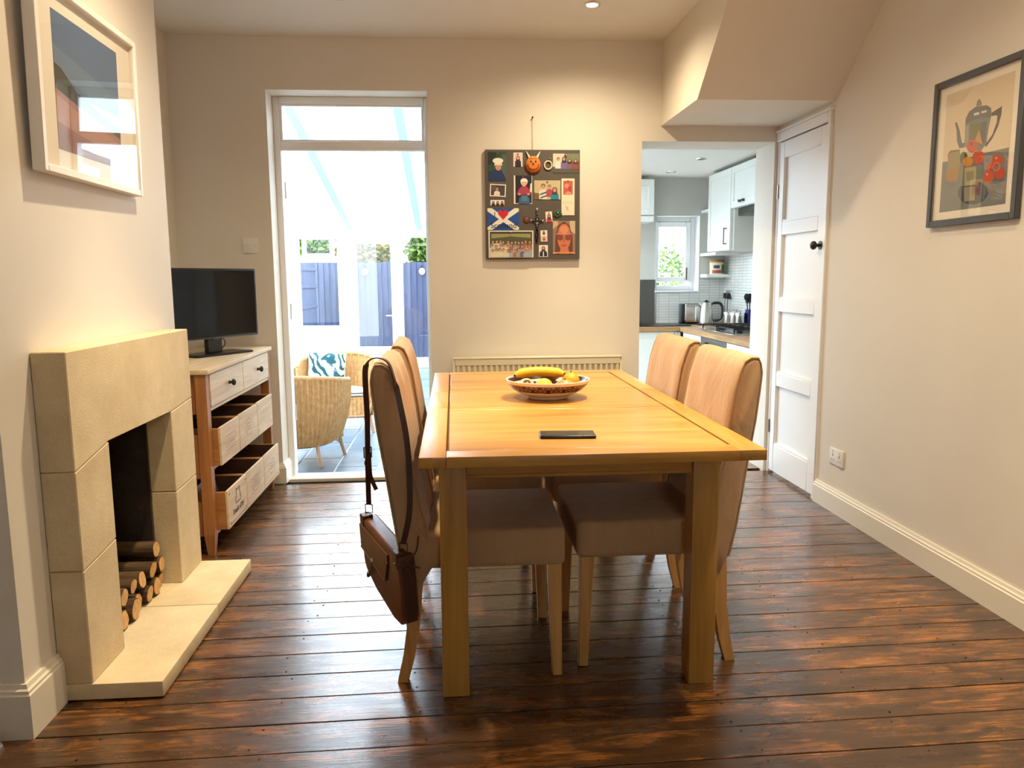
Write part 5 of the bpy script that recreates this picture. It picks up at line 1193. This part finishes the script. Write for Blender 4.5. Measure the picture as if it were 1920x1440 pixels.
# front apron and seat deck
m = MB(); m.grid(lambda u, v: Vector((AL - .03 + .004 * math.cos(2 * PI * 16 * u), -.30 + .60 * u, .15 + .17 * v)), 96, 12); m.out('front_apron', 'wicker', wk, angle=80)
DECK = [(AL - .032, -.26)] + [(-.25 * math.sin(PI * i / 14), -.26 * math.cos(PI * i / 14)) for i in range(15)] + [(AL - .032, .26)]
m = MB().prism(DECK, 2, .29, .32, .006); m.out('seat_deck', 'wicker', wk)
m = MB().tube([shell(i / 40, 0, -.01) for i in range(41)] + [shell(0, 0, -.01)], .013, 8); m.out('base_hoop', 'rattan', wk)
for x, y in ((AL - .03, -.27), (AL - .03, .27), (-.20, -.21), (-.20, .21)):
    s = 1 if y > 0 else -1; f = 1 if x > 0 else -1
    MB().tube([(x, y, .16), (x + f * .012, y + s * .012, .08), (x + f * .03, y + s * .03, 0)], .014, 8).out('leg', 'rattan', wk)
    m = MB(); m.tube(smooth_path([Vector((x + f * .016, y + s * .016, .05)), Vector((x, y, .11)), Vector((x - f * .06, y - s * .02, .140)), Vector((x - f * .14, y - s * .01, .148))]), .009, 8); m.out('leg_brace', 'rattan', wk)
dup(wk, (-1.06, 7.12, ZK), math.radians(-84), 'wicker tub chair facing the doorway with leaf patterned cushion')
t = thing('seat_cushion', 'round white seat pad on the wicker chair facing the doorway', 'cushion', (-1.06, 7.10, ZK + .325), math.radians(-84))
MB().prism([(x * .88, y * .9) for x, y in DECK], 2, 0, .058, .02, 3).out('pad', 'cushion_white', t)
MB().tube([(x * .885, y * .905, .03) for x, y in DECK + DECK[:1]], .004, 6).out('piping', 'black_satin', t)
def mk_leafcushion():
    k = N('leaf_cushion'); c = k.coords((1, 1, 1)); 
    w = k.n('TexWave', {'Vector': k.coords((1, 1, 1), 0, (0, .6, 0)), 'Scale': 4.0, 'Distortion': 12.0, 'Detail': 2.0, 'Detail Scale': 1.5}).outputs['Fac']
    n = k.noise(c, 7, 3)
    col = k.ramp(w, [(.25, srgb(28, 74, 84)), (.42, srgb(70, 140, 140)), (.55, srgb(196, 220, 200)), (.75, srgb(240, 238, 228))])
    col = k.mix(k.ramp(n, [(.55, (0, 0, 0)), (.62, (1, 1, 1))]), col, srgb(240, 236, 226))
    k.bsdf(col, .9)
mk_leafcushion()
t = thing('scatter_cushion', 'square cushion with teal leaf pattern on a wicker chair', 'cushion', (-1.19, 7.20, ZK + .405), math.radians(4))
m = MB(); Mx = Matrix.Rotation(math.radians(-16), 4, 'X') @ Matrix.Rotation(math.radians(4), 4, 'Y')
def cush(u, v, s): 
    x, z = (u - .5) * .34, v * .30; e = (1 - (2 * u - 1) ** 4) * (1 - (2 * v - 1) ** 4); p = .06 * math.sqrt(max(e, 0)); kx = 1 - .06 * (1 - abs(2 * v - 1)); return Vector((x * kx, s * p, z))
m.grid(lambda u, v: cush(u, v, -1), 20, 20, Mx); m.grid(lambda u, v: cush(u, v, 1), 20, 20, Mx); m.out('cover', 'leaf_cushion', t, angle=80)
MB().tube([Mx @ cush(u, v, 0) for u, v in [(0, 0), (.5, 0), (1, 0), (1, .5), (1, 1), (.5, 1), (0, 1), (0, .5), (0, 0)]], .004, 6).out('piping', 'cushion_white', t)
# ================================================================== KITCHEN
ZT = .80                       # worktop height seen from the dining room
wt = thing('worktop', 'oak worktop turning the corner under the kitchen window', 'worktop', (2.2, 7.0, ZT - .04))
MB().box(.85, 2.03, 6.87, YK - .006, ZT - .04, ZT, .004).out('worktop_run', 'worktop_x', wt, world=True)
MB().box(2.03, XK - .006, 5.2, YK - .006, ZT - .04, ZT, .004).out('worktop_run', 'worktop_y', wt, world=True)
XFb = 2.052                    # face of the base units along the right
def shaker(parent, axis, f, a0, a1, z0, z1, out):
    """recessed-panel door; axis 0: face looks along -y at y=f, axis 1: face looks along -x at x=f"""
    s = .055; d = .018
    parts = [(a0, a0 + s, z0, z1), (a1 - s, a1, z0, z1), (a0 + s, a1 - s, z0, z0 + s), (a0 + s, a1 - s, z1 - s, z1)]
    m = MB()
    for b0, b1, c0, c1 in parts:
        if axis == 0: m.box(b0, b1, f, f + d, c0, c1, .0015)
        else: m.box(f, f + d, b0, b1, c0, c1, .0015)
    if axis == 0: m.box(a0 + s - .002, a1 - s + .002, f + .007, f + d, z0 + s - .002, z1 - s + .002)
    else: m.box(f + .007, f + d, a0 + s - .002, a1 - s + .002, z0 + s - .002, z1 - s + .002)
    return m.out('door', 'kitchen_unit', parent, world=True)
def bar_handle(parent, x, y, z0, z1):
    MB().cyl((x - .026, y, z0), (x - .026, y, z1), .005, n=10).cyl((x - .026, y, z0 + .006), (x, y, z0 + .006), .005, n=10).cyl((x - .026, y, z1 - .006), (x, y, z1 - .006), .005, n=10).out('handle', 'dark_steel', parent, world=True)
def cup_handle(parent, x, y, z):
    m = MB(); m.grid(lambda u, v: Vector((x - .024 * math.sin(PI / 2 * v), y - .045 + .09 * u, z + .02 * math.cos(PI / 2 * v) - .004)), 12, 8); m.box(x - .022, x, y - .047, y - .042, z - .006, z + .014).box(x - .022, x, y + .042, y + .047, z - .006, z + .014).out('handle', 'dark_steel', parent, world=True)
def base_unit(label, y0, y1, kind):
    t = thing('base_cabinet', label, 'cabinet', (2.33, (y0 + y1) / 2, ZF), group='white kitchen base cabinets')
    MB().box(XFb + .02, XK - .01, y0 + .001, y1 - .001, ZF + .10, ZT - .042).out('carcass', 'kitchen_unit', t, world=True, smooth=False)
    MB().box(XFb + .06, XFb + .075, y0, y1, ZF, ZF + .10).out('plinth', 'kitchen_unit', t, world=True, smooth=False)
    if kind == 'door':
        d = shaker(t, 1, XFb, y0 + .003, y1 - .003, ZF + .105, ZT - .045, -1); bar_handle(d, XFb, y0 + .05, .58, .70)
    else:
        zs_ = [ZF + .105, .32, .60, ZT - .045]
        for i in range(3):
            d = MB().box(XFb, XFb + .018, y0 + .003, y1 - .003, zs_[i] + .002, zs_[i + 1] - .002, .002).out('drawer', 'kitchen_unit', t, world=True); cup_handle(d, XFb, (y0 + y1) / 2, (zs_[i] + zs_[i + 1]) / 2)
base_unit('white base cabinet with bar handle between oven and corner', 6.335, 6.84, 'door')
base_unit('white drawer unit with cup handles beside the oven', 5.21, 5.72, 'drawers')
ov = thing('oven', 'built in oven with grey control panel and black knobs', 'oven', (2.33, 6.03, ZF))
MB().box(XFb + .01, XK - .01, 5.724, 6.331, ZF + .1, ZT - .042).out('oven_body', 'dark_steel', ov, world=True, smooth=False)
pn = MB().box(XFb - .004, XFb + .012, 5.726, 6.329, .63, ZT - .045, .002).out('control_panel', 'grey_panel', ov, world=True)
for y in (5.90, 6.03, 6.165): MB().box(XFb - .03, XFb - .004, y - .03, y + .03, .66, .72, .008).out('knob', 'black_plastic', pn, world=True)
MB().box(XFb - .004, XFb + .012, 5.726, 6.329, .06, .62, .003).out('oven_door', 'black_gloss', ov, world=True); MB().cyl((XFb - .04, 5.77, .57), (XFb - .04, 6.28, .57), .009, n=12).out('oven_handle', 'steel', ov, world=True)
t = thing('base_cabinet', 'white base cabinet under the sink below the window', 'cabinet', (1.5, 7.2, ZF), group='white kitchen base cabinets')
MB().box(.86, 2.03, 6.93, YK - .02, ZF + .1, ZT - .042).out('carcass', 'kitchen_unit', t, world=True, smooth=False)
for a0, a1 in ((.87, 1.43), (1.435, 1.99)): shaker(t, 0, 6.91, a0, a1, ZF + .105, ZT - .045, -1)
MB().box(1.995, 2.05, 6.91, 6.93, ZF + .1, ZT - .045, .002).out('corner_post', 'kitchen_unit', t, world=True)
MB().box(.87, 2.03, 6.97, 6.985, ZF, ZF + .1).out('plinth', 'kitchen_unit', t, world=True, smooth=False)
# sink
t = thing('sink', 'dark sink with flat drainer set in the worktop', 'sink', (1.7, 7.17, ZT), group=None)
MB().box(1.30, 2.17, 6.98, 7.36, ZT, ZT + .010, .004, 2).out('drainer', 'black_plastic', t, world=True)
for i in range(6): MB().box(1.75 + .06 * i, 1.765 + .06 * i, 7.03, 7.31, ZT + .0095, ZT + .0125, .001).out('drainer_rib', 'dark_steel', t, world=True)
t = thing('splash_panel', 'tall plain grey panel left of the kitchen window', 'panel', (1.7, YK, .81)); 
MB().box(1.42, 1.965, YK - .012, YK - .001, ZT + .001, 1.225, .002).out('sheet', 'grey_panel', t, world=True); MB().box(1.955, 1.967, YK - .013, YK - .0005, ZT + .001, 1.225, .001).out('edge_strip', 'steel', t, world=True)
# hob
hb = thing('gas_hob', 'steel gas hob with black pan supports', 'hob', (2.33, 6.18, ZT))
MB().box(2.12, 2.58, 5.78, 6.60, ZT, ZT + .008, .003).out('hob_plate', 'steel', hb, world=True)
for (x, y) in ((2.24, 5.98), (2.46, 5.98), (2.24, 6.38), (2.46, 6.38)):
    MB().cyl((x, y, ZT + .008), (x, y, ZT + .024), .04, .036, 20).cyl((x, y, ZT + .024), (x, y, ZT + .03), .03, n=20).out('burner', 'black_satin', hb, world=True)
for y in (5.98, 6.38):
    m = MB(); zz = ZT + .046
    for x in (2.14, 2.35, 2.56): m.tube([(x, y - .18, ZT + .006), (x, y - .17, zz), (x, y + .17, zz), (x, y + .18, ZT + .006)], .0055, 6)
    for d_ in (-.17, -.06, .06, .17): m.tube([(2.14, y + d_, zz), (2.56, y + d_, zz)], .0055, 6)
    m.out('pan_support', 'black_satin', hb, world=True)
# kettle, toaster, canisters, utensils
t = thing('kettle', 'brushed steel kettle with black handle on the worktop', 'kettle', (2.355, 7.13, ZT))
MB().lathe([(0, .012), (.076, .012), (.077, .03), (.074, .06), (.066, .15), (.058, .195), (.05, .212), (0, .222)], n=32).out('kettle_body', 'steel', t)
MB().lathe([(0, 0), (.08, 0), (.08, .012), (.074, .016), (0, .016)], n=28).out('kettle_base', 'black_plastic', t)
MB().lathe([(0, .222), (.03, .221), (.012, .226), (.012, .232), (0, .234)], n=20).out('lid_knob', 'black_plastic', t)
MB().tube(smooth_path([Vector((.05, -.03, .205)), Vector((.105, -.06, .205)), Vector((.128, -.072, .16)), Vector((.12, -.066, .07)), Vector((.07, -.04, .04))]), .013, 8).out('handle', 'black_plastic', t)
MB().hexa([(-.05, .01, .165), (-.05, -.03, .165), (-.062, -.012, .16), (-.062, -.008, .16)], [(-.045, .02, .205), (-.045, -.04, .205), (-.09, -.012, .21), (-.09, -.004, .21)]).out('spout', 'steel', t)
t = thing('toaster', 'brushed steel toaster with black ends beside the kettle', 'toaster', (2.275, 7.33, ZT), math.radians(-8))
MB().box(-.085, .12, -.075, .075, .012, .19, .03, 3).out('toaster_body', 'steel', t)
for x in (-.088, .122): MB().box(x - .02, x + .018, -.078, .078, .006, .195, .016, 3).out('end_cap', 'black_plastic', t)
MB().box(-.06, .1, -.04, -.015, .186, .192).box(-.06, .1, .015, .04, .186, .192).out('slot', 'dark_gap', t, smooth=False)
MB().box(-.112, .14, -.07, .07, 0, .012, .003).out('foot', 'black_plastic', t)
MB().cyl((.03, -.077, .03), (.03, -.077, .17), .006, n=10).out('trim_bar', 'chrome', t)
for i, (x, y, lab) in enumerate(((2.47, 6.86, 'steel storage canister closest to the kettle'), (2.49, 6.76, 'second steel storage canister from the kettle'), (2.50, 6.655, 'third steel storage canister from the kettle'), (2.575, 6.95, 'steel storage canister standing against the tiles'))):
    t = thing('canister', lab, 'canister', (x, y, ZT), group='steel canisters behind the hob')
    MB().lathe([(0, 0), (.044, 0), (.045, .004), (.045, .112), (0, .112)], n=28).out('canister_body', 'steel', t)
    MB().lathe([(.047, .108), (.047, .128), (.043, .134), (0, .136)], n=28).out('lid', 'chrome', t); MB().lathe([(0, .136), (.008, .137), (.006, .143), (.011, .15), (0, .154)], n=16).out('lid_knob', 'steel', t)
t = thing('utensil_jar', 'deep blue utensil jar at the end of the canisters', 'jar', (2.595, 6.655, ZT))
MB().lathe([(0, 0), (.042, 0), (.048, .02), (.046, .14), (.05, .16), (.046, .16), (.042, .14), (.04, .012), (0, .012)], n=28).out('jar_body', 'steel_blue', t)
for i, (a, b_) in enumerate(((-.02, .01), (.015, -.015), (.0, .02))):
    MB().cyl((a * .5, b_ * .5, .02), (a * 1.6, b_ * 1.6, .25), .005, n=8).sph((a * 1.7, b_ * 1.7, .27), .024, (1, .4, 1.3), 12).out('utensil', 'black_plastic', t)
# sockets and plugs
def ksocket(label, y, z, plugs):
    t = thing('wall_socket', label, 'socket', (XK - .006, y, z))
    MB().box(XK - .016, XK - .006, y - .073, y + .073, z, z + .086, .003).out('socket_plate', 'steel', t, world=True)
    MB().box(XK - .018, XK - .015, y - .06, y - .048, z + .06, z + .076, .001).out('rocker', 'white_plastic', t, world=True)
    for d_ in plugs:
        p = thing('plug', 'black plug with hanging flex in the ' + (('socket above the kettle, beside the white rocker' if d_ < 0 else 'socket above the kettle, on the window side') if y > 7.1 else 'socket above the canisters'), 'plug', (XK - .016, y + d_, z + .02), group='plugs in the kitchen sockets')
        MB().box(XK - .05, XK - .016, y + d_ - .024, y + d_ + .024, z + .01, z + .062, .008, 2).out('plug_body', 'black_plastic', p, world=True)
        MB().tube(smooth_path([Vector((XK - .035, y + d_, z + .012)), Vector((XK - .035, y + d_ + .005, z - .08)), Vector((XK - .03, y + d_ + .01, z - .2)), Vector((XK - .05, y + d_ + .02, ZT + .006))]), .0035, 6).out('flex', 'black_plastic', p, world=True)
ksocket('steel double socket above the kettle end of the worktop', 7.33, 1.03, (-.036, .036))
ksocket('steel double socket above the canisters', 6.82, 1.01, (-.036,))
# wall units
XU = 2.32
def wall_unit(label, y0, y1, z0, z1):
    t = thing('wall_cabinet', label, 'cabinet', (2.5, (y0 + y1) / 2, z0), group='white kitchen wall cabinets')
    MB().box(XU + .02, XK - .001, y0, y1, z0, z1).out('carcass', 'kitchen_unit', t, world=True, smooth=False); return t
t = wall_unit('tall white wall cabinet with bar handle beside the open shelves', 6.472, 7.05, 1.47, 2.15); d = shaker(t, 1, XU, 6.475, 7.047, 1.472, 2.148, -1); bar_handle(d, XU, 6.545, 1.52, 1.66)
t = wall_unit('short white wall cabinet with cup handle over the extractor', 5.85, 6.468, 1.81, 2.15); d = shaker(t, 1, XU, 5.853, 6.465, 1.812, 2.148, -1); cup_handle(d, XU, 6.2, 1.85)
MB().box(XU + .03, XK - .001, 6.455, 6.468, 1.47, 1.81).out('side_panel', 'kitchen_unit', t, world=True, smooth=False)
t = thing('extractor_hood', 'grey extractor hood under the short wall cabinet', 'hood', (2.48, 6.15, 1.75)); MB().box(XU + .04, XK - .001, 5.86, 6.40, 1.745, 1.808, .006).out('hood_body', 'grey_panel', t, world=True); MB().box(XU + .03, XU + .042, 5.9, 6.36, 1.755, 1.80, .002).out('front_lip', 'dark_steel', t, world=True)
MB().box(2.63, XK - .001, 5.86, 6.45, 1.47, 1.745).out('back_plate', 'grey_panel', t, world=True, smooth=False)
t = thing('corner_shelf', 'white open corner shelves between window and wall cabinet', 'shelf', (2.5, 7.27, 1.44), group='white kitchen shelves')
for z in (1.445, 1.855): MB().box(2.40, XK - .001, 7.052, YK - .001, z, z + .028, .003).out('shelf_board', 'kitchen_unit', t, world=True)
t = thing('wall_shelf', 'short white floating shelf holding a printed tin', 'shelf', (2.5, 7.4, 1.24), group='white kitchen shelves'); MB().box(2.405, XK - .001, 7.30, YK - .001, 1.24, 1.272, .003).out('shelf_board', 'kitchen_unit', t, world=True)
MB().box(2.42, XK - .02, YK - .012, YK - .0005, 1.272, 1.278).out('fixing_batten', 'kitchen_unit', t, world=True, smooth=False)
flat('book_red', (150, 70, 60), .5); flat('book_dark', (50, 26, 34), .5)
for i, (x, c_, lab) in enumerate(((2.435, 'book_dark', 'dark cookbook spine on the open corner shelf'), (2.475, 'book_red', 'dull red cookbook spine on the open corner shelf'))):
    t = thing('book', lab, 'book', (x, 7.2, 1.4735), group='books on the kitchen corner shelf'); MB().box(-.014, .014, -.09, .09, 0, .30, .002).out('cover', c_, t); MB().box(-.011, .011, -.085, .092, .004, .296).out('pages', 'paper_white', t, smooth=False)
t = thing('printed_tin', 'round brown lidded tin with colourful label on the shelf', 'tin', (2.535, 7.40, 1.272))
flat('tin_brown', (150, 100, 60), .35, .4); flat('tin_cream', (226, 210, 170), .4); flat('tin_red', (176, 70, 66), .4); flat('tin_green', (70, 110, 70), .4); flat('tin_blue', (56, 60, 110), .4)
MB().lathe([(0, 0), (.066, 0), (.067, .128), (0, .128)], n=32).out('tin_body', 'tin_cream', t); MB().lathe([(.069, .112), (.069, .134), (.064, .138), (0, .138)], n=32).out('lid', 'tin_brown', t)
def lab_band(nm, mat, z0, z1, a0, a1): m = MB(); m.grid(lambda u, v: Vector((.0678 * math.cos(math.radians(a0 + (a1 - a0) * u)), .0678 * math.sin(math.radians(a0 + (a1 - a0) * u)), z0 + (z1 - z0) * v)), 10, 1); m.out(nm, mat, t)
lab_band('label_band', 'tin_red', .01, .04, 215, 290); lab_band('label_band', 'tin_blue', .055, .085, 225, 275); lab_band('label_band', 'tin_green', .01, .09, 292, 340)
t = thing('wall_cabinet', 'white wall cabinet above the grey splash panel', 'cabinet', (1.45, 7.35, 1.82), group='white kitchen wall cabinets')
MB().box(1.05, 1.862, 7.22, YK - .001, 1.815, 2.143).out('carcass', 'kitchen_unit', t, world=True, smooth=False); shaker(t, 0, 7.20, 1.46, 1.860, 1.817, 2.141, -1); shaker(t, 0, 7.20, 1.055, 1.455, 1.817, 2.141, -1)
MB().box(1.05, 1.862, 7.21, YK - .001, 1.755, 1.812, .003).out('pelmet', 'kitchen_unit', t, world=True)
